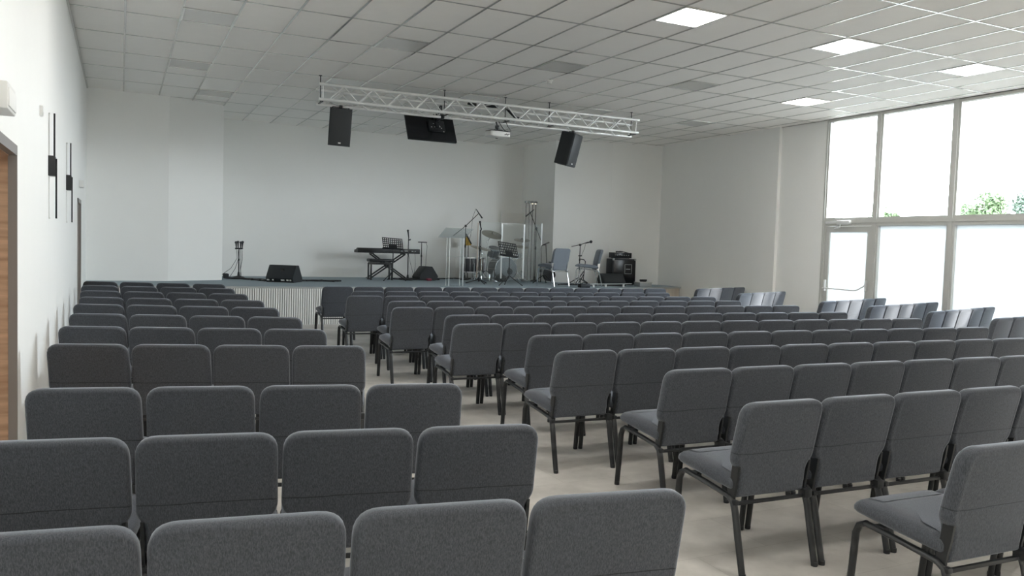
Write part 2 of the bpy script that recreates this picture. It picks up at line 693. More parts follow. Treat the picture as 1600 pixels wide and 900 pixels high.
# ------------------------------------------------------------------ glazing
WX0, WX1 = RIGHT_X - 0.03, RIGHT_X + 0.11     # frame depth
HEAD, TR1, TR0, SILL = 4.12, 2.285, 2.125, 0.09
mull = [11.62, 10.41, 8.92, 7.42, 5.93]
for k in range(len(mull) - 1):
    ya, yb = mull[k + 1], mull[k]
    wroot = empty('window_%d' % (k + 1), (RIGHT_X, (ya + yb) / 2, 0))
    wroot['kind'] = 'structure'
    cy = (ya + yb) / 2
    hl = (yb - ya) / 2
    f = MB()
    mw = 0.075
    X0, X1 = -0.03, 0.11
    # jambs with a raised nose, head, transom, sill
    for s in (-1, 1):
        e = s * hl
        f.box2((X0 + 0.02, e, 0), (X1, e - s * mw, CEIL))
        f.box2((X0, e, 0), (X0 + 0.02, e - s * 0.035, CEIL))
    f.box2((X0 + 0.005, -hl, HEAD), (X1, hl, CEIL))
    f.box2((X0 + 0.01, -hl, TR0), (X1, hl, TR1))
    f.box2((X0 - 0.005, -hl, TR0 + 0.055), (X0 + 0.02, hl, TR1 - 0.055))
    if k > 0:
        f.box2((X0 + 0.01, -hl, 0), (X1, hl, SILL))
    f.build('window_frame', MAT['winframe'], wroot, smooth=False)
    p = MB()
    p.box2((0.045, -hl + mw, TR1), (0.06, hl - mw, HEAD))
    p.build('clear_pane', MAT['glass'], wroot, smooth=False)
    if k > 0:
        p = MB()
        p.box2((0.045, -hl + mw, SILL), (0.055, hl - mw, TR0))
        p.build('frosted_pane', MAT['frosted'], wroot, smooth=False)
    else:
        # glazed escape door under the transom
        droot = empty('door_3', (RIGHT_X, cy, 0))
        droot['kind'] = 'structure'
        df = MB()
        a, b = -hl + mw + 0.005, hl - mw - 0.005
        fw = 0.085
        df.box2((0.0, a, 0.01), (0.06, a + fw, TR0 - 0.005))
        df.box2((0.0, b - fw, 0.01), (0.06, b, TR0 - 0.005))
        df.box2((0.0, a + fw, TR0 - 0.11), (0.06, b - fw, TR0 - 0.005))
        df.box2((0.0, a + fw, 0.01), (0.06, b - fw, 0.16))
        df.build('door_frame', MAT['winframe'], droot, smooth=False)
        p = MB()
        p.box2((0.025, a + fw, 0.16), (0.035, b - fw, TR0 - 0.11))
        p.build('frosted_pane', MAT['frosted'], droot, smooth=False)
        pb = MB()
        pb.tube([(-0.01, a + 0.045, 1.045), (-0.085, a + 0.17, 0.945), (-0.09, a + 0.24, 0.925), (-0.09, b - 0.06, 0.935), (-0.03, b - 0.045, 0.935)], 0.013)
        pb.box((-0.02, a + 0.043, 1.03), (0.045, 0.04, 0.20), bevel=0.006)
        pb.box((-0.02, b - 0.043, 0.985), (0.045, 0.04, 0.22), bevel=0.006)
        pb.build('panic_bar', MAT['alu'], droot)
        clo = MB()
        clo.box((-0.055, 0.06, 2.19), (0.07, 0.30, 0.075), bevel=0.008)
        clo.tube([(-0.06, 0.14, 2.155), (-0.09, 0.12, 2.10), (-0.03, 0.30, 2.08)], 0.012)
        clo.box((-0.035, 0.30, 2.195), (0.03, 0.42, 0.05), bevel=0.005)
        clo.build('door_closer', MAT['alu'], droot)

# ------------------------------------------------------------------ wooden doors in the left wall
for k, (y0, y1, top) in enumerate((D1, D2)):
    r = empty('door_%d' % (k + 1), (0, (y0 + y1) / 2, 0))
    r['kind'] = 'structure'
    h = (y1 - y0) / 2
    f = MB()
    fw = 0.058
    f.box2((-0.035, -h, 0), (0.012, -h + fw * 0.35, top))
    f.box2((-0.035, h - fw * 0.35, 0), (0.012, h, top))
    f.box2((-0.035, -h, top - fw), (0.012, h, top))
    f.build('door_frame', MAT['doorframe'], r, smooth=False)
    lin = MB()
    lin.box2((-T + 0.02, -h, 0), (-0.03, -h + 0.015, top - fw))
    lin.box2((-T + 0.02, h - 0.018, 0), (-0.03, h - 0.003, top - fw))
    lin.box2((-T + 0.02, -h, top - fw - 0.004), (-0.03, h, top - fw + 0.012))
    lin.build('door_lining', MAT['wood'], r, smooth=False)
    lf = MB()
    lf.box2((-T + 0.03, -h + 0.02, 0.008), (-T + 0.07, h - 0.02, top - fw - 0.01))
    lf.build('door_leaf', MAT['wood'], r, smooth=False)
    hd = MB()
    hd.tube([(-T + 0.07, -h + 0.1, 1.04), (-T + 0.12, -h + 0.1, 1.04), (-T + 0.125, -h + 0.22, 1.04)], 0.01)
    hd.build('door_handle', MAT['chrome'], r)

# ------------------------------------------------------------------ stage
ST = 0.695
stage = empty('stage', (6.4, 16, 0))
stage['kind'] = 'structure'


def rel(root, p):
    return (p[0] - root.location.x, p[1] - root.location.y, p[2] - root.location.z)


front = [(0.01, 15.05), (9.7, 14.99), (12.80, 15.90)]
back = [(12.80, 16.88), (11.49, 17.11), (10.15, 17.59), (10.15, 19.33), (2.43, 19.08), (2.42, 17.26), (1.385, 16.755), (0.01, 16.65)]
m = MB()
m.prism([(x - 6.4, y - 16) for x, y in front + back], ST - 0.03, ST)
m.build('stage_deck', MAT['carpet'], stage, smooth=False)
m = MB()
m.prism([(x - 6.4, y - 16 + (0.05 if i < 3 else 0)) for i, (x, y) in enumerate(front + back)], 0.0, ST - 0.031)
m.build('stage_base', MAT['sidewood'], stage, smooth=False)
# ribbed white cladding on the front
m = MB()
x = 0.02
while x < 9.66:
    m.box2((x - 6.4, -0.985 + 0.0, 0.0), (x + 0.024 - 6.4, -0.94, ST - 0.035))
    x += 0.0405
m.build('ribbed_cladding', MAT['offwhite'], stage, smooth=False)
m = MB()
m.box2((0.01 - 6.4, -0.955, 0.0), (9.7 - 6.4, -0.93, ST - 0.035))
m.build('cladding_backing', MAT['doorframe'], stage, smooth=False)
m = MB()
for a, b in zip(front, front[1:]):
    v = Vector(b) - Vector(a)
    ang = math.atan2(v.y, v.x)
    c = (Vector(a) + Vector(b)) / 2
    m.box((c.x - 6.4, c.y - 16, ST - 0.016), (v.length, 0.02, 0.034), rot=(0, 0, ang))
m.build('edge_profile', MAT['edge'], stage, smooth=False)


# ------------------------------------------------------------------ the church chair
def chair_backrest(name, mat, parent):
    w, w2 = 0.246, 0.212
    out = [(-w2, 0.362), (w2, 0.362), (w2, 0.500), (w, 0.545), (w - 0.004, 0.845), (-w + 0.004, 0.845), (-w, 0.545), (-w2, 0.500)]
    o = round_poly(out, [0.012, 0.012, 0.03, 0.03, 0.075, 0.075, 0.03, 0.03], 6)

    def lean(z):
        t = (z - 0.362) / (0.845 - 0.362)
        return -0.192 - 0.098 * t + 0.012 * math.sin(t * PI)
    loops = []
    for ins, dep in ((0.034, 0.0012), (0.027, 0.0026), (0.020, 0.0012), (0.010, 0.004), (0.003, 0.012), (0.0, 0.026), (0.0, 0.050), (0.006, 0.066), (0.020, 0.078), (0.040, 0.083)):
        pl = inset_poly(o, ins)
        loops.append([(p.x, lean(p.y) + dep, p.y) for p in pl])
    m = MB()
    m.rings(loops, closed_caps=False)
    m.strip_cap(loops[0], 2)
    m.strip_cap(loops[-1], 2)
    return m.build(name, mat, parent, ang=60)


def chair_seat(name, mat, parent):
    out = [(-0.236, -0.185), (0.236, -0.185), (0.243, 0.10), (0.238, 0.285), (-0.238, 0.285), (-0.243, 0.10)]
    o = round_poly(out, [0.03, 0.03, 0.05, 0.05, 0.05, 0.05], 5)

    def base(y):
        return 0.395 + 0.085 * (y + 0.19)          # the pan rises towards the front
    loops = []
    for ins, hh in ((0.035, 0.0), (0.010, 0.004), (0.0, 0.020), (0.0, 0.040), (0.008, 0.058), (0.028, 0.072), (0.070, 0.079), (0.13, 0.081)):
        pl = inset_poly(o, ins)
        lp = []
        for p in pl:
            drop = 0.035 * max(0.0, (p.y - 0.17) / 0.115) ** 2 * (hh / 0.08)
            lp.append((p.x, p.y, base(p.y) + hh - drop))
        loops.append(lp)
    m = MB()
    m.rings(loops, closed_caps=False)
    m.strip_cap(loops[0], 1)
    m.strip_cap(loops[-1], 1)
    return m.build(name, mat, parent, ang=60)


def make_chair(frame, label, cat='chair', fab=('fabric', 'fabric_back')):
    root = empty('church_chair')
    tag(root, label, cat)
    chair_seat('seat', MAT[fab[0]], root)
    chair_backrest('backrest', MAT[fab[1]], root)
    for s in (-1, 1):
        x = s * 0.2275
        m = MB()     # front leg with its foot
        m.tube([(x, 0.282, 0.008), (x, 0.262, 0.20), (x, 0.252, 0.345), (x * 0.995, 0.235, 0.385), (x * 0.99, 0.20, 0.402)],
               [0.0185, 0.0195, 0.0200, 0.0200, 0.0200], seg=12, flat=0.66, up=(1, 0, 0))
        m.lathe([(0.0165, 0), (0.0175, 0.012), (0.0165, 0.022)], (x, 0.282, 0.0), seg=10)
        m.build('leg', frame, root)
        m = MB()     # rear leg
        m.tube([(x, -0.272, 0.008), (x, -0.232, 0.17), (x, -0.202, 0.30), (x * 0.995, -0.185, 0.345), (x * 0.99, -0.150, 0.366)],
               [0.0185, 0.0195, 0.0200, 0.0200, 0.0200], seg=12, flat=0.66, up=(1, 0, 0))
        m.lathe([(0.0165, 0), (0.0175, 0.012), (0.0165, 0.022)], (x, -0.272, 0.0), seg=10)
        m.build('leg', frame, root)
    m = MB()         # side rails under the seat, joined by two cross tubes
    for s in (-1, 1):
        x = s * 0.2255
        m.tube([(x, 0.205, 0.4005), (x, 0.02, 0.384), (x, -0.155, 0.3645)], 0.0185, seg=12, flat=0.68, up=(1, 0, 0))
        m.box((s * 0.214, 0.13, 0.402), (0.03, 0.05, 0.02))
    m.tube([(-0.228, 0.16, 0.395), (0.228, 0.16, 0.395)], 0.010, seg=8)
    m.tube([(-0.228, -0.12, 0.366), (0.228, -0.12, 0.366)], 0.010, seg=8)
    m.build('seat_frame', frame, root)
    m = MB()         # rear cross bar, uprights hugging the backrest, coupling bracket
    m.box((0, -0.190, 0.338), (0.45, 0.018, 0.018), bevel=0.004)
    for s in (-1, 1):
        m.rings([[(s * (0.222 + dx), y + dy, z) for dx, dy in ((-0.006, -0.024), (0.006, -0.024), (0.006, 0.024), (-0.006, 0.024))]
                 for y, z in ((-0.160, 0.350), (-0.168, 0.40), (-0.182, 0.465), (-0.190, 0.525))])
    m.box((0.222, -0.192, 0.352), (0.048, 0.055, 0.045), bevel=0.008)
    m.box((-0.225, -0.192, 0.345), (0.030, 0.035, 0.025), bevel=0.006)
    m.build('back_frame', frame, root)
    return root


ORD = ['', 'first', 'second', 'third', 'fourth', 'fifth', 'sixth', 'seventh', 'eighth', 'ninth', 'tenth', 'eleventh', 'twelfth', 'thirteenth']
BACK_Y = -0.287     # local y of the top rear edge of the backrest
proto = make_chair(MAT['frame'], 'proto')
first_used = [False]


def put_chair(cx, cy, ang, label, group):
    """cx, cy: plan point under the middle of the back's top edge"""
    if not first_used[0]:
        o = proto
        first_used[0] = True
    else:
        o = copy_thing(proto)
    c, s = math.cos(ang), math.sin(ang)
    o.location = (cx + s * BACK_Y, cy - c * BACK_Y, 0)
    o.rotation_euler = (0, 0, ang)
    o['label'] = label
    o['group'] = group
    return o


# start x, start y, angle in degrees, spacing, number of chairs (row nearest the stage first)
LEFT = [(0.035, 13.590, -19.2, 0.522, 4), (0.054, 12.500, -18.5, 0.516, 4), (0.089, 11.347, -19.4, 0.514, 4), (0.122, 10.206, -18.5, 0.510, 4),
        (0.115, 9.190, -18.8, 0.510, 4), (0.132, 8.111, -18.9, 0.511, 4), (0.120, 7.002, -17.0, 0.505, 4), (0.125, 5.881, -15.3, 0.506, 4),
        (0.159, 4.192, -11.6, 0.509, 4), (0.102, 3.159, -9.7, 0.504, 4), (0.117, 2.189, -8.4, 0.503, 4)]
CENTRE = [(3.387, 12.520, -0.66, 0.495, 13), (3.567, 11.387, -1.9, 0.491, 11), (3.262, 10.400, -1.6, 0.490, 12), (3.512, 9.459, -0.7, 0.493, 11),
          (3.260, 8.530, -0.4, 0.495, 12), (3.528, 7.560, -1.45, 0.492, 11), (3.271, 6.684, -1.45, 0.492, 12), (3.554, 5.729, -1.77, 0.491, 11),
          (3.257, 4.809, -1.53, 0.499, 11), (3.505, 3.883, -1.75, 0.495, 8), (3.229, 2.914, -1.58, 0.503, 6), (3.450, 1.950, -1.7, 0.500, 3)]
RIGHT = [(10.572, 12.456, 22.0, 0.500, 4), (10.355, 11.025, 23.0, 0.500, 4), (10.356, 9.165, 18.8, 0.512, 5), (10.389, 8.289, 16.4, 0.508, 5),
         (10.401, 7.323, 16.5, 0.508, 5), (10.348, 6.393, 10.7, 0.505, 3)]
for name, rows, side in (('left', LEFT, 'from the left wall'), ('centre', CENTRE, 'from the aisle'), ('right', RIGHT, 'from the centre')):
    for ri, (sx, sy, deg, pitch, n) in enumerate(rows):
        a = math.radians(deg)
        if pitch < 0.497:                       # chairs are coupled side by side, never tighter than their width
            sx -= (0.497 - pitch) * n / 2
            pitch = 0.497
        for i in range(n):
            d = (i + 0.5) * pitch
            put_chair(sx + math.cos(a) * d, sy + math.sin(a) * d, a,
                      'grey fabric church chair, %s %s in %s %s-block row from the stage' % (ORD[i + 1], side, ORD[ri + 1], name),
                      '%s block chairs, %s row from the stage' % (name, ORD[ri + 1]))

# two chairs on the stage, same model with chrome frames
ch1 = make_chair(MAT['chrome'], 'grey chair with chrome legs on stage, its back to the hall', fab=('fabric_lit', 'fabric_lit'))
ch1['group'] = 'chairs on the stage'
ch1.location = (9.18, 15.72, ST)
ch1.rotation_euler = (0, 0, math.radians(16))
ch2 = copy_thing(ch1)
ch2['label'] = 'grey chair with chrome legs on stage, turned sideways before the bass amplifier'
ch2.location = (10.28, 16.05, ST)
ch2.rotation_euler = (0, 0, math.radians(70))

# ------------------------------------------------------------------ ceiling panels
proto_lights = {}


def ceiling_light(ix, iy, label):
    lit = iy < 1 or (ix, iy) == (18, 2.75)     # the rear half of the hall is switched on
    proto_light = proto_lights.get(lit)
    x, y = 0.6 * ix + 0.3, GRID_Y0 + 1.2 * iy
    if proto_light is None:
        r = empty('ceiling_light')
        f = MB()
        for sx, sy, lx, ly in ((0, -0.288, 0.6, 0.024), (0, 0.288, 0.6, 0.024), (-0.288, 0, 0.024, 0.552), (0.288, 0, 0.024, 0.552)):
            f.box((sx, sy, -0.007), (lx, ly, 0.012))
        f.build('light_frame', MAT['tbar'], r, smooth=False)
        d = MB()
        d.box((0, 0, -0.004), (0.55, 0.55, 0.006))
        d.build('diffuser', MAT['diffuser_on' if lit else 'diffuser'], r, smooth=False)
        proto_lights[lit] = r
        o = r
    else:
        o = copy_thing(proto_light)
    o.location = (x, y, CEIL)
    tag(o, label, 'ceiling light', 'square ceiling light panels')
    return o


LP = [(10, 0.25, 'bright square light panel in the ceiling nearest the camera'),
      (14, 0.25, 'bright square ceiling panel, second from the camera towards the windows'),
      (18, 0.25, 'bright square ceiling panel above the window wall, beside the widest window'),
      (18, 2.75, 'bright square ceiling panel above the glazed escape door'),
      (2, 2.75, 'grey square ceiling panel near the left wall, nearest the camera'),
      (6, 2.75, 'pale square ceiling panel above the left end of the truss'),
      (10, 2.75, 'dull square ceiling panel beside the smoke detector'),
      (14, 2.75, 'dull square ceiling panel midway between smoke detector and windows'),
      (2, 5.25, 'grey square ceiling panel near the left wall, second from the camera'),
      (6, 5.25, 'square ceiling panel just behind the truss near its left speaker'),
      (10, 5.25, 'square ceiling panel hidden behind the middle of the truss'),
      (14, 5.25, 'dark square ceiling panel above the right end of the truss'),
      (18, 5.25, 'dark square ceiling panel right of the truss towards the window wall'),
      (3, 7.25, 'small square ceiling panel at the left corner of the stage niche')]
for ix, iy, lab in LP:
    ceiling_light(ix, iy, lab)
for j_, iy in enumerate((0.25, -2.25, -4.75, -7.25)):
    for i_, ix in enumerate((2, 6, 10, 14, 18)):
        if (ix, iy) not in ((10, 0.25), (14, 0.25), (18, 0.25)):
            ceiling_light(ix, iy, 'lit square ceiling panel, %s from the left, %s lit row from the stage' % (ORD[i_ + 1], ORD[j_ + 1]))

sd = empty('smoke_detector', (6.62, 11.40, CEIL))
tag(sd, 'round white smoke detector on the ceiling before the truss', 'smoke detector')
m = MB()
m.lathe([(0.060, 0.0), (0.060, -0.015), (0.052, -0.022)], seg=20)
m.build('detector_base', MAT['white'], sd)
m = MB()
m.lathe([(0.040, -0.02), (0.042, -0.045), (0.03, -0.058), (0.0, -0.06)], seg=20)
m.build('detector_head', MAT['white'], sd)

# ------------------------------------------------------------------ left wall fittings


def sconce(y, label):
    r = empty('wall_sconce', (0, y, 0))
    tag(r, label, 'wall light', 'black linear wall lights')
    m = MB()
    m.box((0.026, 0, 2.128), (0.052, 0.13, 0.172), bevel=0.003)
    m.build('mounting_box', MAT['black'], r)
    m = MB()
    m.box((0.045, -0.02, 2.32), (0.014, 0.02, 0.52), bevel=0.002)
    m.build('light_bar', MAT['black'], r)
    m = MB()
    m.box((0.057, 0.02, 1.935), (0.014, 0.02, 0.52), bevel=0.002)
    m.build('light_bar', MAT['black'], r)
    m = MB()
    m.box((0.004, 0.0, 2.128), (0.007, 0.012, 0.90), bevel=0.002)
    m.sphere((0.006, 0, 2.578), 0.008, 8)
    m.sphere((0.006, 0, 1.678), 0.008, 8)
    m.build('wall_rail', MAT['white'], r)
    return r


sconce(8.13, 'black two-bar wall light on the left wall, nearer the wooden door')
sconce(10.67, 'black two-bar wall light on the left wall, farther towards the stage')

em = empty('emergency_light', (0, 4.52, 2.175))
tag(em, 'white emergency light box above the near wooden door', 'emergency light')
m = MB()
m.box((0.05, 0, 0), (0.10, 0.30, 0.125), bevel=0.006)
m.build('light_housing', MAT['white'], em)
m = MB()
m.box((0.10, 0, -0.005), (0.012, 0.27, 0.085), bevel=0.003)
m.build('light_lens', MAT['offwhite'], em)
em2 = empty('emergency_light', (0, 13.9, 2.29))
tag(em2, 'white emergency light box above the far wooden door', 'emergency light')
m = MB()
m.box((0.03, 0, 0), (0.06, 0.28, 0.10), bevel=0.006)
m.build('light_housing', MAT['white'], em2)
m = MB()
m.box((0.06, 0, -0.003), (0.01, 0.25, 0.07), bevel=0.003)
m.build('light_lens', MAT['offwhite'], em2)
ws = empty('wall_sensor', (0, 7.26, 2.483))
tag(ws, 'small white sensor on the left wall beside the near wall light', 'sensor')
m = MB()
m.box((0.012, 0, 0), (0.024, 0.055, 0.08), bevel=0.004)
m.build('sensor_body', MAT['white'], ws)
m = MB()
m.box((0.025, 0, -0.018), (0.006, 0.03, 0.025), bevel=0.002)
m.build('sensor_window', MAT['offwhite'], ws)

# ------------------------------------------------------------------ truss
TX0, TX1 = 3.37, 9.42
FT, FB, BT, BB = (12.985, 4.015), (13.00, 3.780), (13.232, 3.956), (13.235, 3.733)
tr = empty('truss', ((TX0 + TX1) / 2, 13.1, 3.87))
tag(tr, 'aluminium box truss hanging from the ceiling before the stage', 'truss')
RC = tr.location


def tp(x, c):
    return (x - RC.x, c[0] - RC.y, c[1] - RC.z)


for c in (FT, FB, BT, BB):
    m = MB()
    m.tube([tp(TX0, c), tp(TX1, c)], 0.025, seg=12)
    m.build('main_tube', MAT['alu'], tr)
NB = 12
step = (TX1 - TX0 - 0.3) / NB
for a, b, ph in ((FT, FB, 0), (BT, BB, 0), (FT, BT, 1), (FB, BB, 1)):
    m = MB()
    pts = []
    for k in range(NB * 2 + 1):
        x = TX0 + 0.15 + step * k / 2
        pts.append(tp(x, a if (k + ph) % 2 else b))
    for p, q in zip(pts, pts[1:]):
        m.tube([p, q], 0.0115, seg=8)
    for x in (TX0 + 0.06, TX1 - 0.06):
        m.tube([tp(x, a), tp(x, b)], 0.009, seg=8)
    m.build('diagonal_bracing', MAT['alu'], tr)
for hx in (3.42, 5.53, 6.68, 7.56, 9.34):
    m = MB()
    m.tube([(hx - RC.x, 0.03, CEIL - RC.z - 0.003), (hx - RC.x, 0.03, -0.13)], 0.008, seg=8)
    m.box((hx - RC.x, 0.0, -0.125), (0.03, 0.26, 0.012))
    m.lathe([(0.025, 0), (0.025, -0.01)], (hx - RC.x, 0.03, CEIL - RC.z), seg=12)
    m.build('hanging_rod', MAT['frame'], tr)


# cables and clamps lying in the truss
def bundle(name, loc, label, pts, r=0.012, mat='black', cat='cable'):
    o = MB()
    for pp in pts:
        o.tube(pp, r, seg=6)
    ob = o.build(name, MAT[mat])
    ob.location = loc
    tag(ob, label, cat)
    return ob


def coil(cx, cy, cz, r, turns, sq=0.4, jitter=0.01, ph=0.0):
    n = turns * 14
    return [(cx + (r + random.uniform(-jitter, jitter)) * math.cos(2 * PI * k / 14 + ph),
             cy + (r + random.uniform(-jitter, jitter)) * sq * math.sin(2 * PI * k / 14 + ph),
             cz + 0.010 * k / 14 + random.uniform(0, 0.004)) for k in range(n)]


bundle('cable_coil', (6.40, 13.12, 3.985), 'black cable coil lying on the truss above the projector', [coil(0, 0, 0, 0.12, 5)])
bundle('cable_coil', (6.86, 13.12, 3.80), 'black cable bundle drooping inside the truss right of the projector',
       [[(-0.16, 0, 0.17), (-0.06, 0.02, 0.10), (0.02, 0, 0.03), (0.12, 0.01, -0.01)], [(-0.14, 0.03, 0.17), (-0.05, 0.0, 0.12), (0.05, 0.03, 0.05), (0.14, 0.01, 0.03)],
        [(-0.12, -0.03, 0.15), (0.0, 0.03, 0.08), (0.10, 0.0, 0.0)]], r=0.018)
bundle('cable_coil', (6.05, 13.15, 3.985), 'small black cable coil on the truss above the monitor', [coil(0, 0, 0, 0.07, 4)])
bundle('truss_cable', (6.4, 13.1, 3.80), 'thin black cable running along the lower truss tubes',
       [[(-1.4, 0.1, 0.015), (-0.9, 0.06, -0.02), (-0.3, 0.1, 0.0), (0.1, 0.04, 0.0), (0.4, 0.06, 0.01)]], r=0.007)

# ------------------------------------------------------------------ hung loudspeakers


def hung_speaker(loc, rot, label, clamp_top):
    r = empty('loudspeaker', loc)
    r.rotation_euler = rot
    tag(r, label, 'speaker', 'loudspeakers hung from the truss')
    # cabinet: trapezoid plan, front towards local -y
    plan = [(-0.175, -0.15), (0.175, -0.15), (0.175, -0.06), (0.105, 0.16), (-0.105, 0.16), (-0.175, -0.06)]
    m = MB()
    m.prism([Vector(p) for p in round_poly(plan, 0.012, 2)], -0.30, 0.30)
    m.build('cabinet', MAT['blackm'], r, ang=30)
    m = MB()
    m.box((0, -0.156, 0.0), (0.325, 0.014, 0.575), bevel=0.006)
    m.build('grille', MAT['grille'], r)
    m = MB()
    m.box((0.0, -0.165, -0.252), (0.042, 0.006, 0.022), bevel=0.002)
    m.build('badge', MAT['white'], r)
    m = MB()
    m.tube([(-0.13, -0.02, 0.30), (-0.13, -0.02, 0.315), (0.13, -0.02, 0.315), (0.13, -0.02, 0.30)], 0.010, seg=8)
    m.tube([(0, -0.02, 0.315), (0, -0.02, clamp_top)], 0.010, seg=8)
    m.box((0, -0.02, clamp_top), (0.05, 0.06, 0.05), bevel=0.006)
    m.build('mounting_bracket', MAT['frame'], r)
    return r


hung_speaker((3.77, 13.27, 3.41), (math.radians(9), math.radians(2), math.radians(-8)), 'black loudspeaker hanging under the left end of the truss', 0.325)
hung_speaker((8.05, 13.27, 3.39), (math.radians(13), math.radians(3), math.radians(34)), 'black loudspeaker hanging under the right part of the truss, turned right', 0.325)

# ------------------------------------------------------------------ stage monitor screen hung behind the truss (its back to the hall)
tv = empty('hanging_monitor', (5.43, 13.52, 3.57))
tv.rotation_euler = (math.radians(-28), 0, math.radians(1))
tag(tv, 'black flat monitor hung behind the truss, tilted down to the stage', 'monitor')
m = MB()
m.box((0, 0, 0), (0.90, 0.045, 0.53), bevel=0.006)
m.build('monitor_back', MAT['screen'], tv)
m = MB()
m.box((0, 0.026, 0), (0.87, 0.004, 0.50))
m.build('display', MAT['darkscreen'], tv)
m = MB()
m.box((0.10, -0.04, 0.03), (0.30, 0.05, 0.22), bevel=0.008)
m.box((0.10, -0.07, 0.12), (0.06, 0.06, 0.30), bevel=0.004)
m.tube([(0.10, -0.07, 0.10), (0.10, -0.328, 0.012)], 0.02, seg=8)
m.box((0.10, -0.328, 0.012), (0.06, 0.07, 0.07), bevel=0.01)
m.build('wall_mount', MAT['frame'], tv)
m = MB()
for k in range(9):
    m.box((0.06 + random.uniform(-0.12, 0.17), -0.068, random.uniform(-0.12, 0.09)), (0.016, 0.008, 0.012))
m.build('connectors', MAT['alu'], tv)
m = MB()
m.tube([(0.16, -0.07, 0.25), (0.15, -0.22, 0.32), (0.15, -0.30, 0.30), (0.14, -0.22, 0.18), (0.12, -0.08, 0.05)], 0.013, seg=8)
m.build('cable', MAT['black'], tv)

# projector
pj = empty('projector', (6.53, 13.12, 3.52))
pj.rotation_euler = (0, 0, math.radians(4))
tag(pj, 'white projector hung upside down below the truss', 'projector')
m = MB()
plan = round_poly([(-0.20, -0.14), (0.20, -0.14), (0.21, 0.10), (0.16, 0.15), (-0.16, 0.15), (-0.21, 0.10)], 0.05, 4)
m.rings([[(p.x * s, p.y * s, z) for p in plan] for s, z in ((0.92, -0.055), (1.0, -0.045), (1.0, 0.025), (0.95, 0.035))])
m.build('projector_body', MAT['white'], pj, ang=50)
m = MB()
m.rings([[(p.x * s, p.y * s, z) for p in plan] for s, z in ((0.93, 0.034), (0.90, 0.05), (0.6, 0.06))])
m.build('base_plate', MAT['black'], pj, ang=50)
m = MB()
for k in range(4):
    m.box((0.085 + 0.025 * k, -0.141, -0.015 + 0.008 * (k % 2)), (0.015, 0.006, 0.022))
m.build('connector_panel', MAT['black'], pj)
m = MB()
m.lathe([(0.05, 0), (0.055, 0.02), (0.045, 0.04), (0.04, 0.0)], (0.08, 0.14, -0.01), rot=Matrix.Rotation(-PI / 2, 4, 'X'), seg=16)
m.build('lens', MAT['darkscreen'], pj)
m = MB()
m.tube([(0, 0, 0.05), (0, 0, 0.13)], 0.02, seg=10)
m.box((0, 0, 0.12), (0.07, 0.05, 0.06), bevel=0.008)
m.tube([(0, 0, 0.14), (-0.03, 0.0, 0.21)], 0.012, seg=8)
m.box((0, 0, 0.065), (0.16, 0.10, 0.012))
m.build('ceiling_mount', MAT['frame'], pj)
m = MB()
m.tube([(0.16, -0.10, 0.04), (0.22, -0.11, 0.06), (0.18, -0.05, 0.15), (0.16, 0.0, 0.25)], 0.006, seg=6)
m.tube([(0.10, -0.12, 0.05), (0.05, -0.10, 0.10), (0.0, -0.05, 0.21)], 0.006, seg=6)
m.build('cable', MAT['black'], pj)


# ------------------------------------------------------------------ stage equipment helpers
def tripod(m, z_hub, spread, r=0.010, n=3, ph=0.3):
    for k in range(n):
        a = ph + 2 * PI * k / n
        m.tube([(0, 0, z_hub), (spread * math.cos(a), spread * math.sin(a), 0.012)], r, seg=6)
        m.sphere((spread * math.cos(a), spread * math.sin(a), 0.013), 0.013, 8)


def microphone(parent, base, tip, label=None, ball=0.026):
    """handheld microphone from base to tip: body and ball grille"""
    b, t = Vector(base), Vector(tip)
    d = (t - b).normalized()
    m = MB()
    m.tube([b, b + (t - b) * 0.6, t], [0.010, 0.014, 0.018], seg=10)
    body = m.build('microphone', MAT['black'], parent)
    m = MB()
    m.sphere(t + d * 0.015, ball, 12)
    m.build('microphone_grille', MAT['grille'], body)
    return body


def mic_stand(loc, height, label, ph=0.3, spread=0.30, round_base=False, hub=0.16):
    r = empty('microphone_stand', loc)
    tag(r, label, 'microphone stand')
    m = MB()
    if round_base:
        m.lathe([(0.12, 0.0), (0.125, 0.012), (0.10, 0.028), (0.03, 0.045), (0.02, 0.12), (0.0125, 0.13)], seg=24)
    else:
        tripod(m, hub, spread, ph=ph)
        m.lathe([(0.02, hub - 0.05), (0.024, hub), (0.018, hub + 0.05)], seg=10)
    m.build('base', MAT['black'], r)
    m = MB()
    m.tube([(0, 0, hub if not round_base else 0.1), (0, 0, height * 0.62), (0, 0, height)], [0.0125, 0.0125, 0.009], seg=8)
    m.lathe([(0.018, height * 0.60), (0.02, height * 0.63), (0.016, height * 0.66)], seg=10)
    m.build('pole', MAT['black'], r)
    return r


# left: one round-based stand holding four microphones
s = mic_stand((2.86, 18.3, ST), 0.62, 'slim black stand holding a cluster of microphones by the niche wall', round_base=True)
m = MB()
m.box((0, 0, 0.63), (0.16, 0.03, 0.03), bevel=0.005)
m.build('microphone_bar', MAT['black'], s)
for dx, dz in ((-0.055, 0.0), (-0.02, 0.01), (0.03, 0.0), (0.062, 0.01)):
    microphone(s, (dx, -0.02, 0.61 + dz), (dx * 1.15, -0.02, 0.745 + dz), ball=0.028)
for k, (dx, ex, ey) in enumerate(((-0.05, -0.42, -0.05), (-0.02, -0.20, -0.1), (0.03, 0.05, -0.06), (0.06, 0.02, -0.14))):
    m = MB()
    m.tube([(dx, -0.02, 0.60), (dx + 0.01, -0.03, 0.42), (dx * 0.4 + ex * 0.35, ey * 0.5, 0.20), (ex, ey, 0.012)], 0.0045, seg=6)
    m.build('cable', MAT['black'], s)


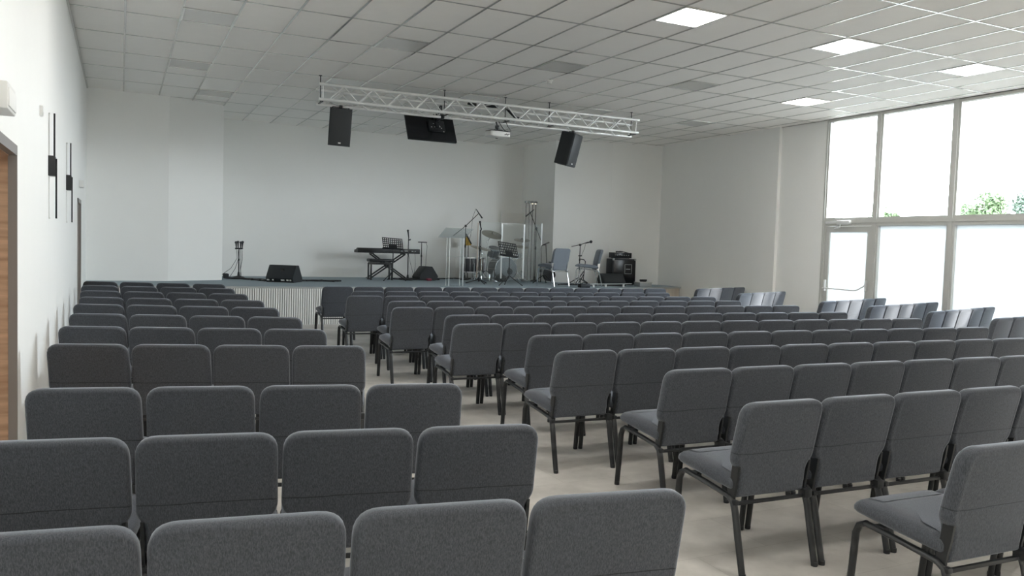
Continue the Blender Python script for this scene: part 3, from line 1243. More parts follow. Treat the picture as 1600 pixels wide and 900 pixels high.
def wedge_monitor(loc, rz, label, W=0.56, Hh=0.34, Dp=0.44, handle=True):
    """floor monitor; its sloping grille looks towards local +y, its connector side to local -y"""
    r = empty('floor_monitor', loc, rz)
    tag(r, label, 'floor monitor', 'wedge monitors on the stage')
    prof = [(-Dp / 2 - 0.02, 0.0), (Dp / 2, 0.0), (Dp / 2 + 0.02, 0.07), (0.03, Hh), (-0.10, Hh), (-Dp / 2 - 0.06, 0.09)]
    m = MB()
    prof = round_poly(prof, 0.012, 2)
    m.rings([[(x, p.x, p.y) for p in prof] for x in (-W / 2, W / 2)])
    m.build('cabinet', MAT['blackm'], r, ang=30)
    m = MB()
    a = Vector((Dp / 2 + 0.02, 0.07))
    b = Vector((0.03, Hh))
    c = (a + b) / 2
    ln = (b - a).length
    ang = math.atan2(b.y - a.y, b.x - a.x)
    m.box((0, c.x + 0.004, c.y + 0.004), (W * 0.93, ln * 0.92, 0.012), rot=(ang, 0, 0), bevel=0.003)
    m.build('grille', MAT['grille'], r)
    if handle:
        m = MB()
        m.box((0.02, -0.155, 0.235), (0.09, 0.05, 0.06), rot=(math.radians(-30), 0, 0), bevel=0.02)
        m.build('handle_recess', MAT['screen'], r)
        m = MB()
        m.box((0, -Dp / 2 - 0.045, 0.048), (W * 0.9, 0.014, 0.05), rot=(math.radians(26), 0, 0))
        m.build('connector_panel', MAT['screen'], r)
        m = MB()
        for x, wd in ((-0.23, 0.05), (-0.13, 0.03), (0.07, 0.07), (0.17, 0.04), (0.23, 0.03)):
            m.box((x, -Dp / 2 - 0.054, 0.05), (wd, 0.012, 0.028), rot=(math.radians(26), 0, 0))
        m.build('connectors', MAT['white'], r)
    return r


wedge_monitor((3.55, 16.72, ST), math.radians(-32), 'black wedge floor monitor on the left of the stage carpet')


# cables lying on the carpet
def floor_cable(pts, label, r=0.012, name='floor_cable'):
    m = MB()
    for pp in pts:
        m.tube([(x, y, ST + z) for x, y, z in pp], r, seg=6)
    o = m.build(name, MAT['black'])
    tag(o, label, 'cable')
    return o


def wander(x0, y0, x1, y1, n=9, amp=0.08, z=0.012):
    return [(x0 + (x1 - x0) * k / n + random.uniform(-amp, amp) * 0.3, y0 + (y1 - y0) * k / n + random.uniform(-amp, amp), z + random.uniform(0, 0.006)) for k in range(n + 1)]


floor_cable([wander(2.55, 17.9, 3.3, 17.1), wander(2.6, 18.1, 3.25, 17.4), wander(2.9, 17.5, 3.2, 16.9)], 'black cables on the carpet between microphone cluster and left wedge monitor', r=0.014)
floor_cable([wander(3.9, 17.0, 4.8, 17.0, amp=0.1), wander(3.85, 17.2, 4.6, 16.9, amp=0.12), wander(3.9, 16.9, 4.4, 17.2, amp=0.1)], 'tangle of black cables on the carpet right of the left wedge monitor', r=0.02)
floor_cable([wander(6.3, 18.2, 7.2, 17.9), wander(6.4, 18.0, 7.4, 18.1), wander(6.5, 18.4, 7.1, 18.3)], 'black cables on the carpet under the right end of the keyboard', r=0.014)
floor_cable([wander(7.4, 18.6, 8.3, 18.9), wander(8.2, 18.7, 9.6, 18.9)], 'black cable along the back of the stage behind the lectern', r=0.012)
bx = MB()
bx.box((0, 0, 0.05), (0.10, 0.24, 0.10), bevel=0.01)
bxo = bx.build('stage_box', MAT['blackm'])
bxo.location = (2.57, 18.05, ST)
tag(bxo, 'small black cable box on the carpet at the left niche corner', 'box')
fp = MB()
fp.box((0, 0, 0.03), (0.10, 0.14, 0.05), bevel=0.008)
fpo = fp.build('effect_pedal', MAT['red'])
fpo.location = (7.0, 17.75, ST)
tag(fpo, 'small dark red pedal on the carpet before the right wedge monitor', 'pedal')

# piano bench
bn = empty('piano_bench', (5.92, 18.02, ST), math.radians(-2))
tag(bn, 'black piano bench in front of the keyboard', 'bench')
m = MB()
m.box((0, 0, 0.445), (0.58, 0.30, 0.07), bevel=0.025, seg=3)
m.build('seat', MAT['black'], bn)
m = MB()
for sy in (-1, 1):
    m.box((0, sy * 0.125, 0.375), (0.50, 0.022, 0.05))
for sx in (-1, 1):
    m.box((sx * 0.235, 0, 0.375), (0.022, 0.25, 0.05))
m.build('seat_frame', MAT['frame'], bn)
for sx in (-1, 1):
    for sy in (-1, 1):
        m = MB()
        m.box((sx * 0.245, sy * 0.125, 0.19), (0.036, 0.036, 0.38), bevel=0.004)
        m.box((sx * 0.245, sy * 0.125, 0.012), (0.045, 0.045, 0.024), bevel=0.004)
        m.build('leg', MAT['frame'], bn)

# keyboard and its X stand
KX, KY = 6.21, 18.45
ks = empty('keyboard_stand', (KX, KY, ST))
tag(ks, 'black X-shaped stand carrying the keyboard', 'keyboard stand')
for sy, flip in ((-0.14, 1), (0.14, 1)):
    for s in (-1, 1):
        m = MB()
        m.tube([(s * 0.44, sy + 0.018 * s, 0.02), (-s * 0.38, sy + 0.018 * s, 0.585)], 0.017, seg=8)
        m.build('leg', MAT['frame'], ks)
m = MB()
for x in (-0.38, 0.38):
    m.tube([(x, -0.17, 0.592), (x, 0.17, 0.592)], 0.015, seg=8)
for x in (-0.44, 0.44):
    m.tube([(x, -0.19, 0.018), (x, 0.19, 0.018)], 0.017, seg=8)
m.build('crossbar', MAT['frame'], ks)
m = MB()
m.lathe([(0.04, -0.18), (0.04, 0.18)], (0.03, 0, 0.30), rot=Matrix.Rotation(PI / 2, 4, 'X'), seg=14)
m.build('pivot', MAT['frame'], ks)
kb = empty('stage_piano', (KX, KY, ST + 0.608), math.radians(0.5))
tag(kb, 'long black digital keyboard on the X stand', 'keyboard')
m = MB()
prof = round_poly([(-0.16, 0.0), (0.16, 0.0), (0.16, 0.105), (0.10, 0.115), (-0.02, 0.075), (-0.16, 0.06)], 0.01, 2)
m.rings([[(x, -p.x, p.y) for p in prof] for x in (-0.75, 0.75)])
m.build('keyboard_case', MAT['black'], kb, ang=30)
m = MB()
for k in range(52):
    m.box((-0.60 + 1.20 * (k + 0.5) / 52, 0.095, 0.072), (0.0215, 0.12, 0.012))
m.build('white_keys', MAT['keywhite'], kb, smooth=False)
m = MB()
m.box((0.45, -0.163, 0.055), (0.40, 0.008, 0.05))
m.build('rear_panel', MAT['screen'], kb)
m = MB()
for x, w_ in ((0.30, 0.05), (0.42, 0.10), (0.56, 0.04), (0.63, 0.02)):
    m.box((x, -0.168, 0.06), (w_, 0.006, 0.018))
m.build('connectors', MAT['edge'], kb)
m = MB()
m.tube([(0.45, -0.17, 0.05), (0.50, -0.20, -0.20), (0.58, -0.18, -0.45), (0.62, -0.2, -0.59)], 0.004, seg=6)
m.tube([(0.62, -0.17, 0.05), (0.63, -0.2, -0.25), (0.60, -0.18, -0.59)], 0.004, seg=6)
m.build('cable', MAT['black'], kb)


# orchestral music stands with perforated desks
def music_stand(loc, rz, desk_z, label, W=0.47, Hd=0.30, tilt=25, rows=5, cols=10, roll=0.0, ph=0.5, legmat='black', spread=0.30):
    r = empty('music_stand', loc, rz)
    tag(r, label, 'music stand', 'music stands on the stage')
    m = MB()
    tripod(m, 0.22, spread, r=0.009, ph=ph)
    m.build('tripod', MAT[legmat], r)
    m = MB()
    m.tube([(0, 0, 0.15), (0, 0, desk_z)], 0.011, seg=8)
    m.lathe([(0.018, desk_z * 0.55), (0.018, desk_z * 0.60)], seg=10)
    m.build('pole', MAT['black'], r)
    # desk: a lattice with square holes, centre plate solid
    R = Matrix.Translation((0, 0, desk_z)) @ Matrix.Rotation(roll, 4, 'Y') @ Matrix.Rotation(math.radians(tilt), 4, 'X')
    m = MB()
    bar = 0.019

    def slab(cx, cz, sx, sz, th=0.006):
        mm = R @ Matrix.Translation((cx, 0, cz))
        rr = bmesh.ops.create_cube(m.bm, size=1.0, matrix=mm @ Matrix.Diagonal((sx, th, sz, 1)))
    for k in range(cols + 1):
        slab(-W / 2 + W * k / cols, Hd / 2, bar, Hd + bar)
    for k in range(rows + 1):
        slab(0, Hd * k / rows, W + bar, bar)
    slab(0, Hd * 0.13, W * 0.42, Hd * 0.42)
    mm = R @ Matrix.Translation((0, -0.03, 0.0))
    bmesh.ops.create_cube(m.bm, size=1.0, matrix=mm @ Matrix.Diagonal((W + bar, 0.06, 0.008, 1)))
    m.build('desk', MAT['black'], r, smooth=False)
    return r


# the desks' front (lip) side looks to local -y; players face the hall, so the hall sees the back
ms1 = music_stand((6.09, 17.62, ST), PI + math.radians(5), 0.735, 'black perforated music stand in front of the keyboard', roll=math.radians(-3), Hd=0.24)
ms2 = music_stand((8.20, 15.95, ST), PI + math.radians(10), 0.66, 'black perforated music stand before the bass drum', tilt=30, roll=math.radians(-6), Hd=0.31, ph=0.2)

# straight microphone stand beside keyboard
s = mic_stand((6.55, 17.93, ST), 0.97, 'black round-based microphone stand at the right end of the keyboard', round_base=True)
m = MB()
m.tube([(0, 0, 0.93), (0.03, 0, 0.935), (0.05, 0, 0.945)], 0.014, seg=8)
m.build('clamp', MAT['black'], s)
microphone(s, (0.005, 0, 0.97), (-0.025, -0.02, 1.13))

# slim pole with a small tray
s = mic_stand((7.16, 18.75, ST), 0.88, 'slim black pole with a small flat tray behind the right wedge monitor', round_base=True)
s.name = 'tray_stand'
s['category'] = 'stand'
m = MB()
m.box((0.02, 0, 0.89), (0.19, 0.14, 0.022), bevel=0.006)
m.build('tray', MAT['black'], s)
m = MB()
m.tube([(0.11, 0, 0.885), (0.14, 0, 0.80), (0.13, 0.02, 0.5), (0.11, 0, 0.2), (0.12, 0.03, 0.02)], 0.0045, seg=6)
m.build('cable', MAT['black'], s)

wedge_monitor((7.07, 18.25, ST), math.radians(97), 'black wedge floor monitor right of the keyboard, side on', W=0.42, Hh=0.32, Dp=0.40, handle=False)

# clear lectern
lc = empty('acrylic_lectern', (6.66, 15.28, ST))
tag(lc, 'transparent acrylic lectern near the front edge of the stage', 'lectern')
m = MB()
m.box((0, 0, 0.012), (0.50, 0.40, 0.02), bevel=0.003)
m.build('base_plate', MAT['acrylic'], lc)
for s_ in (-1, 1):
    m = MB()
    m.box((s_ * 0.15, 0.0, 0.51), (0.012, 0.17, 0.98), bevel=0.002)
    m.build('upright', MAT['acrylic'], lc)
    m = MB()
    m.box((s_ * 0.15 - 0.006, -0.086, 0.51), (0.010, 0.006, 0.98))
    m.box((s_ * 0.15 - 0.006, 0.086, 0.51), (0.007, 0.004, 0.98))
    m.build('upright_edge', MAT['acrylic_edge'], lc)
m = MB()
m.box((0, 0, 0.62), (0.30, 0.10, 0.012))
m.build('shelf', MAT['acrylic'], lc)
m = MB()
m.box((0, 0.0, 1.09), (0.59, 0.45, 0.014), rot=(math.radians(-24), 0, 0), bevel=0.002)
m.build('reading_top', acrylic_mat('smoked_acrylic_top', (0.86, 0.88, 0.88), 0.18), lc)


# boom microphone stands
def boom_stand(loc, joint_z, tail, head, micvec, label, ph=0.4, cable=True):
    r = mic_stand(loc, joint_z, label, ph=ph, round_base=True)
    m = MB()
    m.tube([tail, (0, 0, joint_z), head], 0.009, seg=8)
    m.box((0, 0, joint_z), (0.05, 0.045, 0.06), bevel=0.012)
    m.build('boom', MAT['black'], r)
    microphone(r, Vector(head) - Vector(micvec), Vector(head) + Vector(micvec), ball=0.020)
    if cable:
        m = MB()
        m.tube([(head[0] - micvec[0] * 1.1, head[1], head[2] - micvec[2] * 1.1), (head[0] - 0.16, head[1], head[2] - 0.10), (head[0] - 0.20, head[1], head[2] - 0.55), (head[0] - 0.28, head[1] + 0.02, head[2] - 0.78)], 0.004, seg=6)
        m.build('cable', MAT['black'], r)
    return r


boom_stand((8.16, 18.40, ST), 1.32, (-0.32, 0, 1.07), (0.34, 0.0, 1.645), (0.075, 0, -0.095), 'tall boom microphone stand over the left of the drums')
boom_stand((9.845, 17.90, ST), 1.32, (0.145, -0.02, 0.99), (-0.18, 0, 1.70), (-0.10, 0, -0.08), 'tall boom microphone stand over the right of the drums', cable=False)

# straight stand before the drums
s = mic_stand((7.77, 16.6, ST), 1.20, 'straight tripod microphone stand in front of the drum kit', ph=0.55, spread=0.29, hub=0.10)
m = MB()
m.tube([(0, 0, 1.18), (0.025, 0, 1.21), (0.02, 0, 1.25)], 0.014, seg=8)
m.build('clamp', MAT['black'], s)
microphone(s, (0.02, 0, 1.21), (-0.02, -0.02, 1.36))
m = MB()
m.tube([(0.02, 0.01, 1.20), (0.022, -0.02, 0.8), (-0.02, -0.025, 0.5), (0.018, 0.0, 0.12)], 0.005, seg=6)
m.build('cable', MAT['black'], s)

# small yellow songbook on a tilted ledge behind the boom stand
yb = empty('songbook', (8.46, 18.9, ST + 1.0))
tag(yb, 'small yellow sheet with a dark slanted edge behind the left boom stand', 'songbook')
m = MB()
m.prism([(-0.085, 0.09), (-0.07, 0.11), (0.075, -0.145), (-0.085, -0.16)], -0.006, 0.006, fn=lambda a, b, z: (a, z, b))
m.build('sheet', MAT['yellow'], yb, smooth=False)
m = MB()
m.tube([(-0.085, -0.01, 0.14), (0.07, -0.01, -0.12)], 0.018, seg=8, flat=0.6)
m.build('dark_edge', MAT['black'], yb)
m = MB()
m.tube([(0.0, 0.02, -0.14), (0.0, 0.02, -0.99)], 0.009, seg=8)
m.lathe([(0.11, -1.0), (0.11, -0.985), (0.02, -0.97)], (0, 0.02, 0), seg=16)
m.build('stand_pole', MAT['frame'], yb)


# ------------------------------------------------------------------ drums
def cymbal(parent, c, r, rot):
    m = MB()
    m.lathe([(0.0, 0.028), (0.02, 0.026), (0.05, 0.012), (0.06, 0.010), (r * 0.6, 0.004), (r, -0.006), (r, -0.009), (r * 0.6, 0.001), (0.06, 0.007), (0.0, 0.02)], c, seg=32,
            rot=Matrix.Rotation(rot[0], 4, 'X') @ Matrix.Rotation(rot[1], 4, 'Y'))
    return m.build('cymbal', MAT['bronze'], parent)


def cymbal_stand(loc, joint, tip, r, rot, label, ph=0.2, extra=None):
    rt = empty('cymbal_stand', loc)
    tag(rt, label, 'cymbal stand', 'cymbals of the drum kit')
    m = MB()
    tripod(m, 0.26, 0.28, r=0.010, ph=ph)
    m.build('tripod', MAT['chrome'], rt)
    m = MB()
    m.tube([(0, 0, 0.12), (0, 0, joint * 0.6), (0, 0, joint)], [0.0135, 0.0135, 0.010], seg=8)
    m.tube([(0, 0, joint), tip], 0.009, seg=8)
    m.box((0, 0, joint), (0.04, 0.03, 0.05), bevel=0.008)
    m.lathe([(0.02, joint * 0.58), (0.02, joint * 0.63)], seg=10)
    m.build('pole', MAT['chrome'], rt)
    cymbal(rt, tip, r, rot)
    m = MB()
    m.lathe([(0.012, 0), (0.012, 0.04)], (tip[0], tip[1], tip[2] + 0.01), seg=8)
    m.build('wing_nut', MAT['black'], rt)
    if extra:
        cymbal(rt, extra[0], extra[1], extra[2])
    return rt


cymbal_stand((8.56, 18.0, ST), 0.94, (0.10, -0.08, 1.13), 0.265, (math.radians(24), math.radians(3)), 'large grey cymbal on the tallest chrome stand left of the bass drum')
cymbal_stand((8.33, 17.75, ST), 0.66, (-0.05, -0.02, 0.795), 0.255, (math.radians(12), math.radians(8)), 'low cymbal above the two floor toms', ph=0.9)
cymbal_stand((9.45, 17.85, ST), 0.92, (-0.04, -0.05, 1.02), 0.20, (math.radians(12), math.radians(-3)), 'small cymbal pair on the right stand behind the drum shield', ph=0.6,
             extra=((0.0, 0.0, 0.855), 0.17, (math.radians(14), 0)))


def drum_shell(m, r, z0, z1, c=(0, 0, 0), rot=None, seg=28):
    m.lathe([(r * 0.98, z0), (r, z0 + 0.004), (r, z1 - 0.004), (r * 0.98, z1)], c, seg=seg, rot=rot)


def drum_hoops(m, r, z0, z1, c=(0, 0, 0), rot=None, n=8, seg=28, lug=True):
    for z in (z0, z1):
        m.lathe([(r + 0.002, z - 0.014), (r + 0.014, z - 0.014), (r + 0.014, z + 0.014), (r + 0.002, z + 0.014), (r + 0.002, z - 0.014)], c, seg=seg, rot=rot)
    if lug:
        R = (rot or Matrix.Identity(4))
        for k in range(n):
            a = 2 * PI * k / n
            p0 = R @ Vector(((r + 0.012) * math.cos(a), (r + 0.012) * math.sin(a), z0))
            p1 = R @ Vector(((r + 0.012) * math.cos(a), (r + 0.012) * math.sin(a), z1))
            m.tube([Vector(c) + p0, Vector(c) + p1], 0.005, seg=6)


def floor_tom(loc, r, z0, z1, mat, label):
    t = empty('floor_tom', loc)
    tag(t, label, 'drum', 'drums of the drum kit')
    m = MB()
    drum_shell(m, r, z0, z1)
    m.build('shell', mat, t)
    m = MB()
    drum_hoops(m, r, z0 + 0.01, z1 - 0.005, n=6)
    m.build('hoop', MAT['chrome'], t)
    m = MB()
    m.lathe([(r * 0.99, z1), (r * 0.97, z1 + 0.006), (0, z1 + 0.006)], seg=28)
    m.build('drum_head', MAT['drumhead'], t)
    for k in range(3):
        a = 0.6 + 2 * PI * k / 3
        x, y = (r + 0.02) * math.cos(a), (r + 0.02) * math.sin(a)
        m = MB()
        m.tube([(x, y, z0 + (z1 - z0) * 0.6), (x, y, 0.06), (x * 1.1, y * 1.1, 0.01)], 0.008, seg=6)
        m.build('leg', MAT['chrome'], t)
    return t


floor_tom((8.14, 17.95, ST), 0.15, 0.20, 0.555, MAT['drumshell'], 'dark floor tom at the left end of the drum kit')
floor_tom((8.47, 18.25, ST), 0.14, 0.21, 0.55, MAT['brownshell'], 'brown floor tom between dark floor tom and bass drum')

bd = empty('bass_drum', (8.99, 18.0, ST))
tag(bd, 'dark bass drum with mounted tom at the back of the stage', 'drum', 'drums of the drum kit')
RX = Matrix.Rotation(PI / 2, 4, 'X')
m = MB()
drum_shell(m, 0.28, -0.22, 0.22, (0, 0, 0.30), RX, seg=36)
m.build('shell', MAT['drumshell'], bd)
m = MB()
drum_hoops(m, 0.28, -0.215, 0.215, (0, 0, 0.30), RX, n=10, seg=36)
m.build('hoop', MAT['chrome'], bd)
m = MB()
m.lathe([(0.275, 0.222), (0.268, 0.228), (0.0, 0.230)], (0, 0, 0.30), seg=36, rot=RX)
m.build('front_head', MAT['drumhead'], bd)
m = MB()
m.lathe([(0.075, 0.229), (0.07, 0.233), (0.0, 0.233)], (0.10, 0, 0.24), seg=24, rot=RX)
m.build('port_hole', MAT['screen'], bd)
for sx in (-1, 1):
    m = MB()
    m.tube([(sx * 0.26, -0.10, 0.28), (sx * 0.36, -0.24, 0.012)], 0.009, seg=6)
    m.build('leg', MAT['chrome'], bd)
RT = Matrix.Rotation(math.radians(22), 4, 'X')
tm = MB()
drum_shell(tm, 0.14, 0.0, 0.21, (-0.26, 0.0, 0.60), RT)
tom = tm.build('mounted_tom', MAT['drumshell'], bd)
m = MB()
drum_hoops(m, 0.14, 0.01, 0.205, (-0.26, 0.0, 0.60), RT, n=6)
m.build('hoop', MAT['chrome'], tom)
m = MB()
m.tube([(-0.06, 0.02, 0.57), (-0.06, 0.02, 0.72), (-0.14, 0.0, 0.72)], 0.011, seg=8)
m.build('tom_arm', MAT['chrome'], bd)

sn = empty('snare_drum', (9.55, 18.45, ST))
tag(sn, 'shallow snare drum on a chrome stand right of the bass drum', 'drum', 'drums of the drum kit')
m = MB()
drum_shell(m, 0.17, 0.55, 0.68)
m.build('shell', MAT['chrome'], sn)
m = MB()
drum_hoops(m, 0.17, 0.56, 0.675, n=8)
m.build('hoop', MAT['chrome'], sn)
m = MB()
tripod(m, 0.30, 0.25, ph=0.1)
m.tube([(0, 0, 0.12), (0, 0, 0.52)], 0.012, seg=8)
for k in range(3):
    a = 0.5 + 2 * PI * k / 3
    m.tube([(0, 0, 0.48), (0.165 * math.cos(a), 0.165 * math.sin(a), 0.55)], 0.008, seg=6)
m.build('snare_stand', MAT['chrome'], sn)

kt = empty('drum_throne', (9.25, 18.65, ST))
tag(kt, 'round black drum throne behind the bass drum', 'stool')
m = MB()
m.lathe([(0.15, 0.44), (0.17, 0.46), (0.17, 0.51), (0.14, 0.53), (0, 0.535)], seg=24)
m.build('seat', MAT['black'], kt)
m = MB()
tripod(m, 0.28, 0.26, ph=0.7)
m.tube([(0, 0, 0.2), (0, 0, 0.45)], 0.014, seg=8)
m.build('tripod', MAT['chrome'], kt)

bg_ = empty('equipment_bag', (8.78, 17.62, ST), math.radians(20))
tag(bg_, 'black soft bag on the carpet in front of the bass drum', 'bag')
m = MB()
o_ = round_poly([(-0.15, -0.07), (0.15, -0.07), (0.15, 0.07), (-0.15, 0.07)], 0.05, 4)
m.rings([[(p.x * k, p.y * k, z) for p in o_] for k, z in ((0.9, 0.0), (1.0, 0.03), (1.03, 0.09), (0.95, 0.14), (0.6, 0.165))])
m.build('bag_body', MAT['black'], bg_, ang=60)
m = MB()
m.tube([(-0.09, 0, 0.15), (-0.05, 0, 0.20), (0.05, 0, 0.20), (0.09, 0, 0.15)], 0.009, seg=6)
m.build('handle', MAT['black'], bg_)

pd = empty('kick_pedal', (8.56, 17.56, ST))
tag(pd, 'chrome hardware pedal on the carpet left of the bass drum', 'pedal')
m = MB()
m.box((0, 0, 0.012), (0.11, 0.30, 0.014), bevel=0.003)
m.build('pedal_base', MAT['chrome'], pd)
m = MB()
m.box((0, -0.01, 0.06), (0.08, 0.27, 0.012), rot=(math.radians(14), 0, 0), bevel=0.003)
m.build('footboard', MAT['chrome'], pd)
m = MB()
m.tube([(-0.05, 0.12, 0.02), (-0.05, 0.12, 0.17), (0.05, 0.12, 0.17), (0.05, 0.12, 0.02)], 0.009, seg=6)
m.build('pedal_post', MAT['chrome'], pd)

# clear acrylic shield of hinged panels in front of the drums
SH = [(8.016, 17.3), (8.54, 17.1), (9.113, 17.1), (9.736, 17.4)]
sh = empty('drum_shield', (8.9, 17.2, ST))
tag(sh, 'clear acrylic panel shield standing in front of the drum kit', 'drum shield')
for (xa, ya), (xb, yb_) in zip(SH, SH[1:]):
    v = Vector((xb - xa, yb_ - ya))
    m = MB()
    m.box(((xa + xb) / 2 - 8.9, (ya + yb_) / 2 - 17.2, 0.72), (v.length - 0.05, 0.008, 1.36), rot=(0, 0, math.atan2(v.y, v.x)))
    m.build('shield_panel', MAT['acrylic'], sh, smooth=False)
for k, (x_, y_) in enumerate(SH):
    m = MB()
    m.box((x_ - 8.9, y_ - 17.2, 0.74), (0.034 if k else 0.022, 0.012, 1.28 if k != 3 else 1.38), bevel=0.002)
    m.build('hinge_strip', MAT['acrylic_edge'] if k else MAT['tan'], sh, smooth=False)
    m = MB()
    m.box((x_ - 8.9, y_ - 17.2, 0.02), (0.05, 0.16, 0.04), bevel=0.004)
    m.build('shield_foot', MAT['acrylic'], sh)

# cream panel leaning at the niche's back wall
pn = empty('cream_panel', (9.83, 19.24, ST))
tag(pn, 'tall cream panel standing against the niche wall behind the drums', 'panel')
m = MB()
m.box((0, 0, 0.87), (0.64, 0.03, 1.73), bevel=0.003)
m.build('panel_board', MAT['panelwhite'], pn)
m = MB()
for z in (0.012, 1.738):
    m.box((0, -0.004, z), (0.66, 0.04, 0.022))
for sx in (-1, 1):
    m.box((sx * 0.325, -0.004, 0.87), (0.018, 0.04, 1.74))
m.build('panel_edge', MAT['wall'], pn, smooth=False)

# tall slim stand with three lit spots on top
ls = empty('light_stand', (9.88, 18.3, ST))
tag(ls, 'tall slim frame with three lit spots in the niche corner', 'light stand')
for x_ in (-0.17, -0.05, 0.06, 0.17):
    m = MB()
    m.box((x_ * 0.8, 0, 0.99), (0.018, 0.018, 1.96))
    m.build('post', MAT['doorframe'], ls, smooth=False)
m = MB()
m.box((0, 0, 1.98), (0.33, 0.08, 0.05), bevel=0.004)
m.box((0, 0, 0.012), (0.34, 0.22, 0.024), bevel=0.004)
m.build('crossbar', MAT['edge'], ls)
for x_ in (-0.09, 0.0, 0.09):
    m = MB()
    m.lathe([(0.030, 0.0), (0.034, 0.02), (0.028, 0.05), (0.0, 0.055)], (x_, -0.075, 1.955), rot=Matrix.Rotation(PI / 2 * 0.2, 4, 'X'), seg=12)
    sp = m.build('spot', MAT['edge'], ls)
    m = MB()
    m.sphere((x_, -0.082, 1.95), 0.022, 10)
    m.build('bulb', MAT['lampglow'] if x_ > -0.05 else MAT['edge'], sp)

# guitar stand with a dark guitar
gs = empty('guitar_stand', (9.60, 16.95, ST))
tag(gs, 'tall black guitar stand left of the front stage chair', 'guitar stand')
m = MB()
m.tube([(-0.09, 0, 0.03), (-0.10, 0, 0.86), (-0.08, 0, 0.90), (0.06, -0.02, 0.965)], 0.011, seg=8)
m.tube([(0.12, 0.05, 0.10), (0.02, 0.0, 0.93)], 0.010, seg=8)
m.box((0.02, -0.02, 0.945), (0.16, 0.05, 0.028), rot=(0, math.radians(-24), 0), bevel=0.008)
m.build('yoke_frame', MAT['black'], gs)
m = MB()
tripod(m, 0.22, 0.27, ph=0.9)
m.box((-0.095, 0, 0.30), (0.04, 0.04, 0.07), bevel=0.008)
m.build('tripod', MAT['black'], gs)
gt = empty('guitar', (9.76, 17.0, ST))
tag(gt, 'dark guitar standing half hidden behind the front stage chair', 'guitar')
m = MB()
body = []
for k in range(36):
    a = 2 * PI * k / 36
    rr = 0.15 + 0.035 * math.cos(2 * a) * (1 if math.sin(a) < 0 else 0.6) - 0.02 * math.sin(a)
    body.append((rr * 0.85 * math.cos(a), 0.24 + rr * 1.35 * math.sin(a)))
m.prism(body, -0.035, 0.035, fn=lambda a, b, z: (a, z, b))
m.build('body', MAT['black'], gt, ang=50)
m = MB()
m.box((0, -0.03, 0.40), (0.05, 0.02, 0.18), bevel=0.004)
m.box((0, -0.03, 0.46), (0.075, 0.018, 0.13), bevel=0.008)
m.build('neck', MAT['black'], gt)

# low boom stand between the stage chairs
s = mic_stand((10.50, 16.85, ST), 0.93, 'low boom microphone stand between the two stage chairs', spread=0.25, ph=0.2)
m = MB()
m.tube([(-0.235, 0, 0.895), (0.0, 0, 0.945), (0.22, 0, 1.015)], 0.009, seg=8)
m.box((0, 0, 0.94), (0.05, 0.04, 0.05), bevel=0.01)
m.box((0.01, 0, 0.68), (0.09, 0.03, 0.025), bevel=0.006)
m.build('boom', MAT['black'], s)
microphone(s, (0.15, 0, 0.985), (0.285, 0, 1.022), ball=0.036)
m = MB()
m.tube([(0.15, 0, 0.98), (0.12, 0, 0.85), (0.06, 0, 0.72), (0.03, 0.0, 0.66)], 0.004, seg=6)
m.build('cable', MAT['black'], s)
gs2 = empty('guitar_stand', (10.66, 17.0, ST))
tag(gs2, 'small empty guitar stand behind the low boom microphone stand', 'guitar stand')
m = MB()
m.tube([(-0.07, 0, 0.60), (0.05, 0, 0.585), (0.09, 0, 0.54), (0.05, 0, 0.10), (0.12, -0.1, 0.02)], 0.011, seg=8)
m.build('yoke_frame', MAT['black'], gs2)
m = MB()
m.tube([(0.05, 0, 0.30), (-0.12, 0.06, 0.015)], 0.011, seg=8)
m.tube([(0.05, 0, 0.22), (0.05, 0.2, 0.015)], 0.011, seg=8)
m.build('leg', MAT['black'], gs2)

# bass cabinet with amplifier head and a wedge in front
am = empty('bass_cabinet', (11.55, 16.65, ST), math.radians(-6))
tag(am, 'large black bass cabinet on the right of the stage', 'amplifier cabinet')
m = MB()
m.box((0, 0, 0.325), (0.62, 0.36, 0.62), bevel=0.012)
m.build('cabinet', MAT['blackm'], am)
m = MB()
m.box((0, -0.182, 0.325), (0.57, 0.012, 0.57), bevel=0.004)
m.build('grille', MAT['screen'], am)
m = MB()
for (a, b) in (((-0.01, 0.50), (0.17, 0.50)), ((-0.01, 0.28), (0.17, 0.28)), ((-0.01, 0.28), (-0.01, 0.50)), ((0.17, 0.28), (0.17, 0.50))):
    m.tube([(a[0] + 0.02, -0.192, a[1]), (b[0] + 0.02, -0.192, b[1])], 0.006, seg=6)
m.box((0.10, -0.19, 0.39), (0.12, 0.006, 0.012))
m.build('badge_frame', MAT['edge'], am)
for sx in (-1, 1):
    m = MB()
    m.box((sx * 0.29, -0.17, 0.62), (0.05, 0.05, 0.05), bevel=0.012)
    m.build('corner_cap', MAT['edge'], am)
    m = MB()
    m.box((sx * 0.25, 0, 0.008), (0.06, 0.25, 0.016))
    m.build('foot', MAT['rubber'], am)
ah = empty('amplifier_head', (11.52, 16.65, ST + 0.645), math.radians(-6))
tag(ah, 'black amplifier head standing on the bass cabinet', 'amplifier')
m = MB()
m.box((0, 0, 0.075), (0.47, 0.30, 0.13), bevel=0.008)
m.box((0, 0, 0.006), (0.4, 0.2, 0.012))
m.build('amplifier_case', MAT['blackm'], ah)
m = MB()
m.box((0, -0.153, 0.075), (0.43, 0.008, 0.09), bevel=0.002)
m.build('control_panel', MAT['screen'], ah)
for k in range(6):
    m = MB()
    m.lathe([(0.012, 0), (0.012, 0.018)], (-0.16 + 0.06 * k, -0.156, 0.08), rot=RX, seg=10)
    m.build('knob', MAT['edge'], ah)
m = MB()
